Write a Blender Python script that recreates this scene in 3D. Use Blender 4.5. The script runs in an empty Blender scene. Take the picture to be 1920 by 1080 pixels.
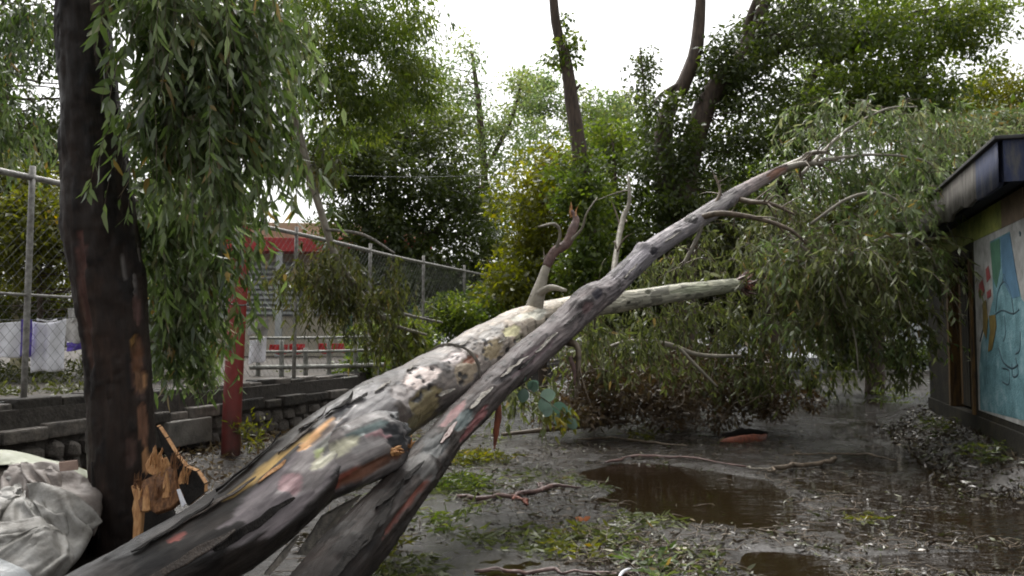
import bpy, bmesh, math, random
import numpy as np
from mathutils import Vector, Matrix, noise

# ------------------------------------------------------------------ camera, sky, sun, exposure
scene = bpy.context.scene
COL = scene.collection
FPX = 1600.0                       # focal length in photo pixels (1920 wide)
EYE = 1.6
PITCH = math.radians(3.22)
cam_d = bpy.data.cameras.new('camera')
cam_d.sensor_width = 36.0
cam_d.lens = 36.0 * FPX / 1920.0
cam_d.clip_start = 0.05
cam_d.clip_end = 3000
cam = bpy.data.objects.new('camera', cam_d)
COL.objects.link(cam)
cam.location = (0, 0, EYE)
cam.rotation_euler = (math.radians(90) + PITCH, 0, 0)
scene.camera = cam

SUN_EL, SUN_AZ = math.radians(60), math.radians(-16)   # azimuth from +Y towards +X
world = bpy.data.worlds.new('World')
scene.world = world
world.use_nodes = True
wn, wl = world.node_tree.nodes, world.node_tree.links
bg = wn['Background']
sky = wn.new('ShaderNodeTexSky')
sky.sky_type = 'NISHITA'
sky.sun_disc = False
sky.sun_elevation = SUN_EL
sky.sun_rotation = SUN_AZ
sky.air_density = 1.0
sky.dust_density = 6.0
sky.ozone_density = 1.0
hs = wn.new('ShaderNodeHueSaturation')
hs.inputs['Saturation'].default_value = 0.06          # overcast: a pale, almost white sky
wl.new(sky.outputs[0], hs.inputs['Color'])
wl.new(hs.outputs[0], bg.inputs['Color'])
bg.inputs['Strength'].default_value = 0.15
sun_d = bpy.data.lights.new('sun', 'SUN')
sun_d.energy = 0.8
sun_d.angle = math.radians(35)
sun_d.color = (1.0, 0.93, 0.82)
sun = bpy.data.objects.new('sun', sun_d)
COL.objects.link(sun)
sv = Vector((math.sin(SUN_AZ) * math.cos(SUN_EL), math.cos(SUN_AZ) * math.cos(SUN_EL), math.sin(SUN_EL)))
sun.rotation_euler = (-sv).to_track_quat('-Z', 'Y').to_euler()

scene.view_settings.view_transform = 'Standard'
scene.view_settings.look = 'None'
scene.view_settings.gamma = 1.0
scene.view_settings.exposure = 1.05
scene.render.engine = 'CYCLES'
scene.cycles.use_denoising = True
scene.cycles.max_bounces = 6
scene.cycles.diffuse_bounces = 3
scene.cycles.glossy_bounces = 3
scene.cycles.transmission_bounces = 4
scene.cycles.filter_width = 1.9

# ------------------------------------------------------------------ helpers
CP, SP = math.cos(PITCH), math.sin(PITCH)


def P(px, py, d):
    """The place seen at photo pixel (px, py), d metres ahead of the camera."""
    u, v = (px - 960) / FPX, (540 - py) / FPX
    t = d / (CP - v * SP)
    return Vector((u * t, d, EYE + t * (v * CP + SP)))


def G(px, py, z=0.0):
    """The place on the ground at photo pixel (px, py)."""
    u, v = (px - 960) / FPX, (540 - py) / FPX
    t = (z - EYE) / (v * CP + SP)
    return Vector((u * t, t * (CP - v * SP), z))


def project(a):
    """World points (N,3) to photo pixels (N,2) and distance ahead."""
    a = np.asarray(a, float)
    x, y, z = a[:, 0], a[:, 1], a[:, 2] - EYE
    f = y * CP + z * SP
    up = -y * SP + z * CP
    return np.stack([960 + FPX * x / f, 540 - FPX * up / f], 1), f


def hash2(ix, iy, seed):
    h = np.sin(ix * 127.1 + iy * 311.7 + seed * 74.7) * 43758.5453
    return h - np.floor(h)


def vnoise(x, y, seed=0):
    ix, iy = np.floor(x), np.floor(y)
    fx, fy = x - ix, y - iy
    fx, fy = fx * fx * (3 - 2 * fx), fy * fy * (3 - 2 * fy)
    a, b = hash2(ix, iy, seed), hash2(ix + 1, iy, seed)
    c, d = hash2(ix, iy + 1, seed), hash2(ix + 1, iy + 1, seed)
    return (a * (1 - fx) + b * fx) * (1 - fy) + (c * (1 - fx) + d * fx) * fy - 0.5


def fbm(x, y, seed=0, octaves=4):
    s, amp = 0, 1.0
    for o in range(octaves):
        s = s + amp * vnoise(x * 2 ** o, y * 2 ** o, seed + o * 7.3)
        amp *= 0.5
    return s


def mesh_np(name, verts, loops, starts, mat, smooth=False):
    me = bpy.data.meshes.new(name)
    verts = np.ascontiguousarray(verts, dtype=np.float32)
    me.vertices.add(len(verts))
    me.vertices.foreach_set('co', verts.ravel())
    loops = np.ascontiguousarray(loops, dtype=np.int32)
    me.loops.add(len(loops))
    me.loops.foreach_set('vertex_index', loops)
    me.polygons.add(len(starts))
    me.polygons.foreach_set('loop_start', np.ascontiguousarray(starts, dtype=np.int32))
    me.update(calc_edges=True)
    if smooth:
        me.polygons.foreach_set('use_smooth', np.ones(len(starts), dtype=bool))
    if mat:
        me.materials.append(mat)
    return me


def quads_np(name, verts, quads, mat, smooth=False):
    quads = np.asarray(quads, np.int32)
    return mesh_np(name, verts, quads.ravel(), np.arange(len(quads)) * 4, mat, smooth)


def link(name, me, parent=None, kind=None):
    o = bpy.data.objects.new(name, me)
    COL.objects.link(o)
    if parent is not None:
        o.parent = parent
        o.matrix_parent_inverse = pinv(parent)
    if kind:
        o['kind'] = kind
    return o


def pinv(o):
    """Children are modelled in world space; only empties stand away from the origin."""
    return Matrix.Translation(-Vector(o.location)) if o.type == 'EMPTY' else Matrix.Identity(4)


def empty(name, loc, label, cat, group=None):
    o = bpy.data.objects.new(name, None)
    COL.objects.link(o)
    o.location = loc
    o.empty_display_size = 0.1
    tag(o, label, cat, group)
    return o


def tag(o, label, cat, group=None):
    o['label'] = label
    o['category'] = cat
    if group:
        o['group'] = group
    return o


# ------------------------------------------------------------------ materials
def new_mat(name):
    m = bpy.data.materials.new(name)
    m.use_nodes = True
    nt = m.node_tree
    return m, nt.nodes, nt.links, nt.nodes['Principled BSDF']


def rgba(c):
    return (c[0], c[1], c[2], 1.0)


def ramp(nodes, stops):
    r = nodes.new('ShaderNodeValToRGB')
    e = r.color_ramp.elements
    while len(e) < len(stops):
        e.new(0.5)
    for i, (p, c) in enumerate(stops):
        e[i].position = p
        e[i].color = rgba(c)
    return r


def mat_noise(name, c1, c2, scale=6, rough=0.7, rough2=None, bump=0.3, bscale=40, stretch=(1, 1, 1), c3=None, spec=0.5, dist=0.02):
    """Two or three colours mixed by noise, with fine relief."""
    m, n, l, b = new_mat(name)
    tc = n.new('ShaderNodeTexCoord')
    mp = n.new('ShaderNodeMapping')
    mp.inputs['Scale'].default_value = stretch
    l.new(tc.outputs['Object'], mp.inputs['Vector'])
    t = n.new('ShaderNodeTexNoise')
    t.inputs['Scale'].default_value = scale
    t.inputs['Detail'].default_value = 8
    t.inputs['Roughness'].default_value = 0.65
    l.new(mp.outputs[0], t.inputs['Vector'])
    stops = [(0.35, c1), (0.65, c2)] if c3 is None else [(0.32, c1), (0.52, c2), (0.68, c3)]
    r = ramp(n, stops)
    l.new(t.outputs['Fac'], r.inputs['Fac'])
    l.new(r.outputs[0], b.inputs['Base Color'])
    b.inputs['Roughness'].default_value = rough
    b.inputs['Specular IOR Level'].default_value = spec
    if rough2 is not None:
        mr = n.new('ShaderNodeMapRange')
        mr.inputs['From Min'].default_value = 0.35
        mr.inputs['From Max'].default_value = 0.65
        mr.inputs['To Min'].default_value = rough
        mr.inputs['To Max'].default_value = rough2
        l.new(t.outputs['Fac'], mr.inputs['Value'])
        l.new(mr.outputs[0], b.inputs['Roughness'])
    t2 = n.new('ShaderNodeTexNoise')
    t2.inputs['Scale'].default_value = bscale
    t2.inputs['Detail'].default_value = 6
    l.new(mp.outputs[0], t2.inputs['Vector'])
    bp = n.new('ShaderNodeBump')
    bp.inputs['Strength'].default_value = bump
    bp.inputs['Distance'].default_value = dist
    l.new(t2.outputs['Fac'], bp.inputs['Height'])
    l.new(bp.outputs[0], b.inputs['Normal'])
    return m


def mat_leaf(name, stops, trans=0.42, rough=0.38, spec=0.5):
    """Leaf: colour from each leaf's own tint, some light passing through."""
    m, n, l, b = new_mat(name)
    at = n.new('ShaderNodeAttribute')
    at.attribute_name = 'tint'
    r = ramp(n, stops)
    l.new(at.outputs['Fac'], r.inputs['Fac'])
    l.new(r.outputs[0], b.inputs['Base Color'])
    b.inputs['Roughness'].default_value = rough
    b.inputs['Specular IOR Level'].default_value = spec
    tr = n.new('ShaderNodeBsdfTranslucent')
    hsv = n.new('ShaderNodeHueSaturation')
    hsv.inputs['Saturation'].default_value = 1.2
    hsv.inputs['Value'].default_value = 1.8
    l.new(r.outputs[0], hsv.inputs['Color'])
    l.new(hsv.outputs[0], tr.inputs['Color'])
    mx = n.new('ShaderNodeMixShader')
    mx.inputs[0].default_value = trans
    l.new(b.outputs[0], mx.inputs[1])
    l.new(tr.outputs[0], mx.inputs[2])
    l.new(mx.outputs[0], n['Material Output'].inputs['Surface'])
    return m


def mat_painted_bark(name, rough=0.38, streak=0.40, bump=0.7, spec=0.45):
    """Bark whose patches are stored on the trunk (attribute bark), with streaks along the stem."""
    m, n, l, b = new_mat(name)
    at = n.new('ShaderNodeAttribute')
    at.attribute_name = 'bark'
    b.inputs['Specular IOR Level'].default_value = spec
    uv = n.new('ShaderNodeUVMap')
    mp = n.new('ShaderNodeMapping')
    mp.inputs['Scale'].default_value = (2.2, 16, 1)
    l.new(uv.outputs[0], mp.inputs['Vector'])
    t = n.new('ShaderNodeTexNoise')
    t.inputs['Scale'].default_value = 2.0
    t.inputs['Detail'].default_value = 9
    t.inputs['Roughness'].default_value = 0.7
    l.new(mp.outputs[0], t.inputs['Vector'])
    mr = n.new('ShaderNodeMapRange')
    mr.inputs['From Min'].default_value = 0.3
    mr.inputs['From Max'].default_value = 0.7
    mr.inputs['To Min'].default_value = 1 - streak
    mr.inputs['To Max'].default_value = 1 + streak
    l.new(t.outputs['Fac'], mr.inputs['Value'])
    mul = n.new('ShaderNodeVectorMath')
    mul.operation = 'SCALE'
    l.new(at.outputs['Color'], mul.inputs[0])
    l.new(mr.outputs[0], mul.inputs['Scale'])
    l.new(mul.outputs[0], b.inputs['Base Color'])
    tc = n.new('ShaderNodeTexCoord')
    t2 = n.new('ShaderNodeTexNoise')
    t2.inputs['Scale'].default_value = 9
    t2.inputs['Detail'].default_value = 6
    l.new(tc.outputs['Object'], t2.inputs['Vector'])
    mr2 = n.new('ShaderNodeMapRange')
    mr2.inputs['From Min'].default_value = 0.3
    mr2.inputs['From Max'].default_value = 0.7
    mr2.inputs['To Min'].default_value = rough - 0.12
    mr2.inputs['To Max'].default_value = rough + 0.25
    l.new(t2.outputs['Fac'], mr2.inputs['Value'])
    l.new(mr2.outputs[0], b.inputs['Roughness'])
    bp = n.new('ShaderNodeBump')
    bp.inputs['Strength'].default_value = bump
    bp.inputs['Distance'].default_value = 0.012
    l.new(t.outputs['Fac'], bp.inputs['Height'])
    l.new(bp.outputs[0], b.inputs['Normal'])
    return m


def mat_plain(name, c, rough=0.6, var=0.25, scale=8, metallic=0.0, bump=0.1):
    c1 = tuple(x * (1 - var) for x in c)
    c2 = tuple(min(1, x * (1 + var)) for x in c)
    m = mat_noise(name, c1, c2, scale=scale, rough=rough, bump=bump, bscale=30)
    m.node_tree.nodes['Principled BSDF'].inputs['Metallic'].default_value = metallic
    return m


M = {}
M['bark_fallen'] = mat_painted_bark('bark_fallen')
M['bark_dark'] = mat_painted_bark('bark_dark', rough=0.55, streak=0.5, bump=1.0, spec=0.3)
M['bark_far'] = mat_noise('bark_far', (0.035, 0.024, 0.018), (0.10, 0.07, 0.05), scale=5, rough=0.8, bump=0.6, bscale=20, stretch=(3, 3, 0.6))
M['bark_pale'] = mat_noise('bark_pale', (0.16, 0.14, 0.11), (0.32, 0.29, 0.23), scale=6, rough=0.5, bump=0.4, bscale=25)
M['twig'] = mat_noise('twig', (0.05, 0.035, 0.022), (0.16, 0.12, 0.08), scale=12, rough=0.6, bump=0.3)
M['wood_raw'] = mat_noise('wood_raw', (0.30, 0.13, 0.05), (0.55, 0.28, 0.11), scale=5, rough=0.6, bump=0.7, bscale=14, stretch=(12, 12, 1.5), c3=(0.68, 0.42, 0.20))
M['bark_brown'] = mat_noise('bark_brown', (0.022, 0.015, 0.011), (0.060, 0.042, 0.030), scale=8, rough=0.5, bump=0.6, stretch=(3, 3, 1))
M['wood_brown'] = mat_noise('wood_brown', (0.07, 0.030, 0.012), (0.20, 0.085, 0.030), scale=5, rough=0.65, bump=0.9, bscale=14, stretch=(12, 12, 1.5), c3=(0.34, 0.17, 0.07))
M['bark_slab'] = mat_noise('bark_slab', (0.006, 0.005, 0.0045), (0.016, 0.013, 0.011), scale=8, rough=0.75, bump=0.6, stretch=(3, 3, 1), spec=0.2)
M['bark_red'] = mat_noise('bark_red', (0.10, 0.025, 0.015), (0.30, 0.085, 0.04), scale=9, rough=0.5, bump=0.5, stretch=(3, 3, 1))
M['bark_pink'] = mat_noise('bark_pink', (0.06, 0.032, 0.028), (0.17, 0.10, 0.085), scale=9, rough=0.45, bump=0.5)
M['bark_grey'] = mat_noise('bark_grey', (0.08, 0.075, 0.065), (0.26, 0.23, 0.19), scale=7, rough=0.5, bump=0.6, stretch=(4, 4, 1))
EUC = [(0.0, (0.028, 0.045, 0.016)), (0.35, (0.074, 0.110, 0.032)), (0.7, (0.128, 0.170, 0.066)), (0.93, (0.19, 0.225, 0.125)), (1.0, (0.22, 0.16, 0.06))]
M['leaf_euc'] = mat_leaf('leaf_euc', EUC, rough=0.34, spec=0.7)
M['leaf_olive'] = mat_leaf('leaf_olive', [(0.0, (0.030, 0.034, 0.009)), (0.4, (0.066, 0.074, 0.020)), (0.75, (0.115, 0.128, 0.042)), (1.0, (0.17, 0.13, 0.05))])
M['leaf_sage'] = mat_leaf('leaf_sage', [(0.0, (0.030, 0.038, 0.014)), (0.4, (0.078, 0.094, 0.028)), (0.75, (0.138, 0.158, 0.062)), (0.95, (0.19, 0.20, 0.12)), (1.0, (0.17, 0.13, 0.06))])
M['leaf_dark'] = mat_leaf('leaf_dark', [(0.0, (0.024, 0.034, 0.009)), (0.5, (0.054, 0.074, 0.018)), (0.9, (0.100, 0.120, 0.030)), (1.0, (0.12, 0.13, 0.03))], trans=0.4)
M['leaf_light'] = mat_leaf('leaf_light', [(0.0, (0.075, 0.11, 0.045)), (0.5, (0.135, 0.185, 0.075)), (1.0, (0.21, 0.23, 0.08))], trans=0.5)  # far trees: haze is put into the leaf colour by lightening it
M['leaf_yellow'] = mat_leaf('leaf_yellow', [(0.0, (0.044, 0.054, 0.012)), (0.5, (0.108, 0.118, 0.020)), (0.9, (0.175, 0.172, 0.035)), (1.0, (0.22, 0.16, 0.03))], trans=0.5)
M['leaf_green'] = mat_leaf('leaf_green', [(0.0, (0.034, 0.054, 0.016)), (0.5, (0.086, 0.120, 0.026)), (1.0, (0.160, 0.185, 0.045))], trans=0.5)
M['leaf_brown'] = mat_leaf('leaf_brown', [(0.0, (0.038, 0.024, 0.012)), (0.45, (0.085, 0.056, 0.030)), (0.8, (0.12, 0.095, 0.040)), (1.0, (0.24, 0.19, 0.13))], trans=0.2)
M['leaf_litter'] = mat_leaf('leaf_litter', [(0.0, (0.025, 0.018, 0.012)), (0.4, (0.06, 0.045, 0.025)), (0.7, (0.07, 0.085, 0.03)), (0.88, (0.11, 0.10, 0.055)), (1.0, (0.26, 0.22, 0.17))], trans=0.1, rough=0.3)
M['leaf_round'] = mat_leaf('leaf_round', [(0.0, (0.06, 0.11, 0.08)), (0.5, (0.12, 0.19, 0.145)), (1.0, (0.22, 0.30, 0.24))], trans=0.25)
M['stone'] = mat_noise('stone', (0.045, 0.040, 0.036), (0.12, 0.105, 0.092), scale=7, rough=0.75, bump=0.7, bscale=25, c3=(0.20, 0.175, 0.15))
M['mortar'] = mat_noise('mortar', (0.035, 0.030, 0.026), (0.075, 0.066, 0.058), scale=9, rough=0.9, bump=0.8, bscale=30)
M['concrete'] = mat_noise('concrete', (0.06, 0.056, 0.050), (0.14, 0.13, 0.115), scale=4, rough=0.65, bump=0.4, bscale=30, c3=(0.20, 0.185, 0.165))
M['ledge'] = mat_noise('ledge', (0.014, 0.012, 0.010), (0.036, 0.031, 0.026), scale=5, rough=0.85, bump=1.0, bscale=18, c3=(0.070, 0.060, 0.048))
M['soil'] = mat_noise('soil', (0.020, 0.015, 0.010), (0.052, 0.041, 0.028), scale=5, rough=0.85, bump=0.8, bscale=18)
M['pipe'] = mat_noise('pipe', (0.12, 0.11, 0.10), (0.34, 0.33, 0.31), scale=14, rough=0.5, bump=0.2)
M['wire'] = mat_plain('wire', (0.16, 0.165, 0.16), rough=0.45, metallic=0.3)
M['cable'] = mat_plain('cable', (0.03, 0.035, 0.035), rough=0.6)
M['white_cloth'] = mat_plain('white_cloth', (0.76, 0.76, 0.80), rough=0.9, var=0.12, scale=4)
M['grey_cloth'] = mat_plain('grey_cloth', (0.36, 0.35, 0.33), rough=0.9, var=0.18, scale=5)
M['purple_cloth'] = mat_plain('purple_cloth', (0.085, 0.055, 0.30), rough=0.9, var=0.15)
M['red_cloth'] = mat_plain('red_cloth', (0.50, 0.030, 0.035), rough=0.8, var=0.2)
M['sack_grey'] = mat_noise('sack_grey', (0.085, 0.075, 0.06), (0.25, 0.24, 0.22), scale=4.5, rough=0.55, bump=0.25, bscale=60, c3=(0.36, 0.35, 0.335))
M['sack_pink'] = mat_noise('sack_pink', (0.07, 0.055, 0.042), (0.20, 0.172, 0.155), scale=4.0, rough=0.6, bump=0.25, bscale=60, c3=(0.30, 0.27, 0.25))
M['sack_green'] = mat_noise('sack_green', (0.18, 0.19, 0.13), (0.30, 0.315, 0.24), scale=4, rough=0.6, bump=0.2, bscale=60, c3=(0.38, 0.38, 0.32))
M['sack_white'] = mat_noise('sack_white', (0.36, 0.375, 0.38), (0.48, 0.495, 0.50), scale=3, rough=0.5, bump=0.2, bscale=50)
M['cardboard'] = mat_plain('cardboard', (0.20, 0.13, 0.10), rough=0.8)
M['wood_grey'] = mat_noise('wood_grey', (0.15, 0.15, 0.135), (0.32, 0.32, 0.29), scale=9, rough=0.7, bump=0.4)
M['cream'] = mat_plain('cream', (0.42, 0.38, 0.24), rough=0.8)
M['beige'] = mat_plain('beige', (0.50, 0.38, 0.26), rough=0.8, scale=2)
M['red_trim'] = mat_plain('red_trim', (0.42, 0.045, 0.045), rough=0.7, scale=2)
M['white_wall'] = mat_plain('white_wall', (0.48, 0.50, 0.50), rough=0.7, var=0.15, scale=2)
M['cream_wall'] = mat_plain('cream_wall', (0.50, 0.45, 0.36), rough=0.8, var=0.15, scale=2)
M['grey_wall'] = mat_plain('grey_wall', (0.20, 0.21, 0.22), rough=0.8, scale=2)
M['green_trim'] = mat_plain('green_trim', (0.04, 0.14, 0.10), rough=0.6)


# ------------------------------------------------------------------ tubes (trunks, branches, pipes)
def catmull(pts, rad, n):
    pts = np.array([tuple(p) for p in pts], float)
    rad = np.array(rad, float)
    if len(pts) == 2:
        t = np.linspace(0, 1, n)[:, None]
        return pts[0] * (1 - t) + pts[1] * t, rad[0] * (1 - t[:, 0]) + rad[1] * t[:, 0]
    q = np.vstack([2 * pts[0] - pts[1], pts, 2 * pts[-1] - pts[-2]])
    r = np.concatenate([[rad[0]], rad, [rad[-1]]])
    seg = np.linalg.norm(np.diff(pts, axis=0), axis=1)
    cum = np.concatenate([[0], np.cumsum(seg)])
    s = np.linspace(0, cum[-1], n)
    i = np.clip(np.searchsorted(cum, s, side='right') - 1, 0, len(seg) - 1)
    t = ((s - cum[i]) / np.maximum(seg[i], 1e-9))
    def cr(a):
        p0, p1, p2, p3 = a[i], a[i + 1], a[i + 2], a[i + 3]
        tt = t[:, None] if a.ndim == 2 else t
        return 0.5 * ((2 * p1) + (-p0 + p2) * tt + (2 * p0 - 5 * p1 + 4 * p2 - p3) * tt ** 2 + (-p0 + 3 * p1 - 3 * p2 + p3) * tt ** 3)
    rr = r[i + 1] * (1 - t) + r[i + 2] * t
    return cr(q), rr


def tube_geo(pts, rad, n, sides, lump=0.0, lump_scale=3.0, seed=0, fine=0.0):
    """Rings along a smooth path. Returns verts (n,sides,3), s (n), angle (sides), radius (n), outward normals."""
    c, r = catmull(pts, rad, n)
    tan = np.gradient(c, axis=0)
    tan /= np.linalg.norm(tan, axis=1)[:, None]
    # frame starts on the side away from the camera so that the seam is hidden
    ref = c[0] - np.array([0, 0, EYE])
    a = ref - tan[0] * ref.dot(tan[0])
    if np.linalg.norm(a) < 1e-3:
        a = np.cross(tan[0], [1, 0.3, 0.2])
    a /= np.linalg.norm(a)
    A = np.zeros_like(c)
    A[0] = a
    for k in range(1, n):
        a = A[k - 1] - tan[k] * A[k - 1].dot(tan[k])
        A[k] = a / np.linalg.norm(a)
    B = np.cross(tan, A)
    ang = np.linspace(0, 2 * math.pi, sides, endpoint=False)
    nrm = A[:, None, :] * np.cos(ang)[None, :, None] + B[:, None, :] * np.sin(ang)[None, :, None]
    s = np.concatenate([[0], np.cumsum(np.linalg.norm(np.diff(c, axis=0), axis=1))])
    R = np.repeat(r[:, None], sides, 1)
    if lump or fine:
        S = np.repeat(s[:, None], sides, 1)
        cx, cy = np.cos(ang)[None, :] * 1.0, np.sin(ang)[None, :] * 1.0
        for k in range(n):
            for j in range(sides):
                v = Vector((s[k] * lump_scale * 0.6 + seed * 3.1, cx[0, j] * 1.1, cy[0, j] * 1.1 + seed))
                d = lump * noise.noise(v)
                if fine:
                    v2 = Vector((s[k] * 2.5 + seed, cx[0, j] * 5.5, cy[0, j] * 5.5))
                    d += fine * noise.fractal(v2, 0.6, 2.0, 3)
                R[k, j] *= 1 + d
    V = c[:, None, :] + nrm * R[:, :, None]
    return V, s, ang, R, nrm, c


def tube_mesh(name, V, mat, s=None, colors=None, caps=True, smooth=True):
    n, m = V.shape[:2]
    verts = V.reshape(-1, 3)
    i, j = np.meshgrid(np.arange(n - 1), np.arange(m), indexing='ij')
    a = i * m + j
    b = i * m + (j + 1) % m
    q = np.stack([a, b, b + m, a + m], -1).reshape(-1, 4)
    loops = q.ravel()
    starts = np.arange(len(q)) * 4
    if caps:
        extra, st = [], len(loops)
        verts = np.vstack([verts, V[0].mean(0), V[-1].mean(0)])
        c0, c1 = n * m, n * m + 1
        for k in range(m):
            extra += [c0, (k + 1) % m, k, c1, (n - 1) * m + k, (n - 1) * m + (k + 1) % m]
        starts = np.concatenate([starts, st + np.arange(2 * m) * 3])
        loops = np.concatenate([loops, extra])
    me = mesh_np(name, verts, loops, starts, mat, smooth)
    if s is not None:
        uvl = me.uv_layers.new(name='UVMap')
        u = np.repeat(s[:, None], m, 1)
        v = np.repeat((np.arange(m) / m)[None, :], n, 0)
        vu = np.concatenate([np.stack([u, v], -1).reshape(-1, 2), [[0, 0], [s[-1], 0]]]) if caps else np.stack([u, v], -1).reshape(-1, 2)
        luv = vu[np.asarray(loops)].copy()
        ql = luv[:len(q) * 4].reshape(-1, 4, 2)
        wrap = (ql[:, :, 1].max(1) - ql[:, :, 1].min(1)) > 0.5
        ql[wrap] = np.where(ql[wrap][:, :, 1:2] < 0.5, ql[wrap] + [0, 1], ql[wrap])
        luv[:len(q) * 4] = ql.reshape(-1, 2)
        uvl.data.foreach_set('uv', luv.astype(np.float32).ravel())
    if colors is not None:
        at = me.attributes.new('bark', 'FLOAT_COLOR', 'POINT')
        cc = np.ones((len(verts), 4), np.float32)
        cc[:n * m, :3] = colors.reshape(-1, 3)
        if caps:
            cc[n * m:, :3] = (0.10, 0.06, 0.035)
        at.data.foreach_set('color', cc.ravel())
    return me


def tube(name, pts, rad, mat, parent=None, n=24, sides=8, lump=0.1, seed=0, kind=None, fine=0.0):
    V, s, ang, R, nrm, c = tube_geo(pts, rad, n, sides, lump, 3.0, seed, fine)
    return link(name, tube_mesh(name, V, mat, s), parent, kind)


def px_path(lst):
    """[(px,py,d,half width in photo pixels)] -> points, radii."""
    return [P(a, b, d) for a, b, d, w in lst], [w * d / FPX for a, b, d, w in lst]


def join_tubes(specs):
    """Many thin tubes in one mesh. specs: (points, radii, n, sides)"""
    vs, qs, off = [], [], 0
    for pts, rad, n, m in specs:
        V = tube_geo(pts, rad, n, m)[0]
        i, j = np.meshgrid(np.arange(n - 1), np.arange(m), indexing='ij')
        a = i * m + j
        b = i * m + (j + 1) % m
        qs.append(np.stack([a, b, b + m, a + m], -1).reshape(-1, 4) + off)
        vs.append(V.reshape(-1, 3))
        off += n * m
    return np.vstack(vs), np.vstack(qs)


# ------------------------------------------------------------------ leaves
def unit(a):
    return a / np.maximum(np.linalg.norm(a, axis=-1, keepdims=True), 1e-9)


def leaf_mesh(name, base, d, length, width, tint, rng, mat, hi=False, curl=0.25):
    N = len(base)
    d = unit(d)
    side = unit(np.cross(d, rng.normal(size=(N, 3))))
    nrm = np.cross(side, d)
    L, W = length[:, None], width[:, None]
    if hi:
        cu = (rng.normal(size=(N, 1)) * curl) * L
        cs = (rng.normal(size=(N, 1)) * curl * 0.5) * L
        m1 = base + d * L * 0.28 + nrm * cu * 0.10 + side * cs * 0.10
        m2 = base + d * L * 0.62 + nrm * cu * 0.42 + side * cs * 0.42
        tip = base + d * L * 0.97 + nrm * cu + side * cs
        v = np.stack([base, m1 + side * W * 0.5, m2 + side * W * 0.36, tip, m2 - side * W * 0.36, m1 - side * W * 0.5], 1)
        v[:, 1] += nrm * W * 0.12
        v[:, 5] += nrm * W * 0.12
        k = np.array([0, 1, 5, 1, 2, 4, 5, 2, 3, 4])
        st = np.array([0, 3, 7])
        per, nl = 6, 10
    else:
        v = np.stack([base, base + d * L * 0.42 + side * W * 0.5 + nrm * W * 0.18, base + d * L,
                      base + d * L * 0.42 - side * W * 0.5 + nrm * W * 0.18], 1)
        k = np.array([0, 1, 2, 3])
        st = np.array([0])
        per, nl = 4, 4
    loops = (np.arange(N)[:, None] * per + k[None, :]).ravel()
    starts = (np.arange(N)[:, None] * nl + st[None, :]).ravel()
    me = mesh_np(name, v.reshape(-1, 3), loops, starts, mat)
    at = me.attributes.new('tint', 'FLOAT', 'POINT')
    at.data.foreach_set('value', np.repeat(np.clip(tint, 0, 1), per).astype(np.float32))
    return me


def in_ball(rng, n):
    v = unit(rng.normal(size=(n, 3)))
    return v * rng.random((n, 1)) ** (1 / 3)


def region_pts(rng, reg, n):
    px, py, d, rx, ry, rd = reg[:6]
    c = np.array(P(px, py, d))
    return c + in_ball(rng, n) * np.array([rx * d / FPX, rd, ry * d / FPX])


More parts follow.
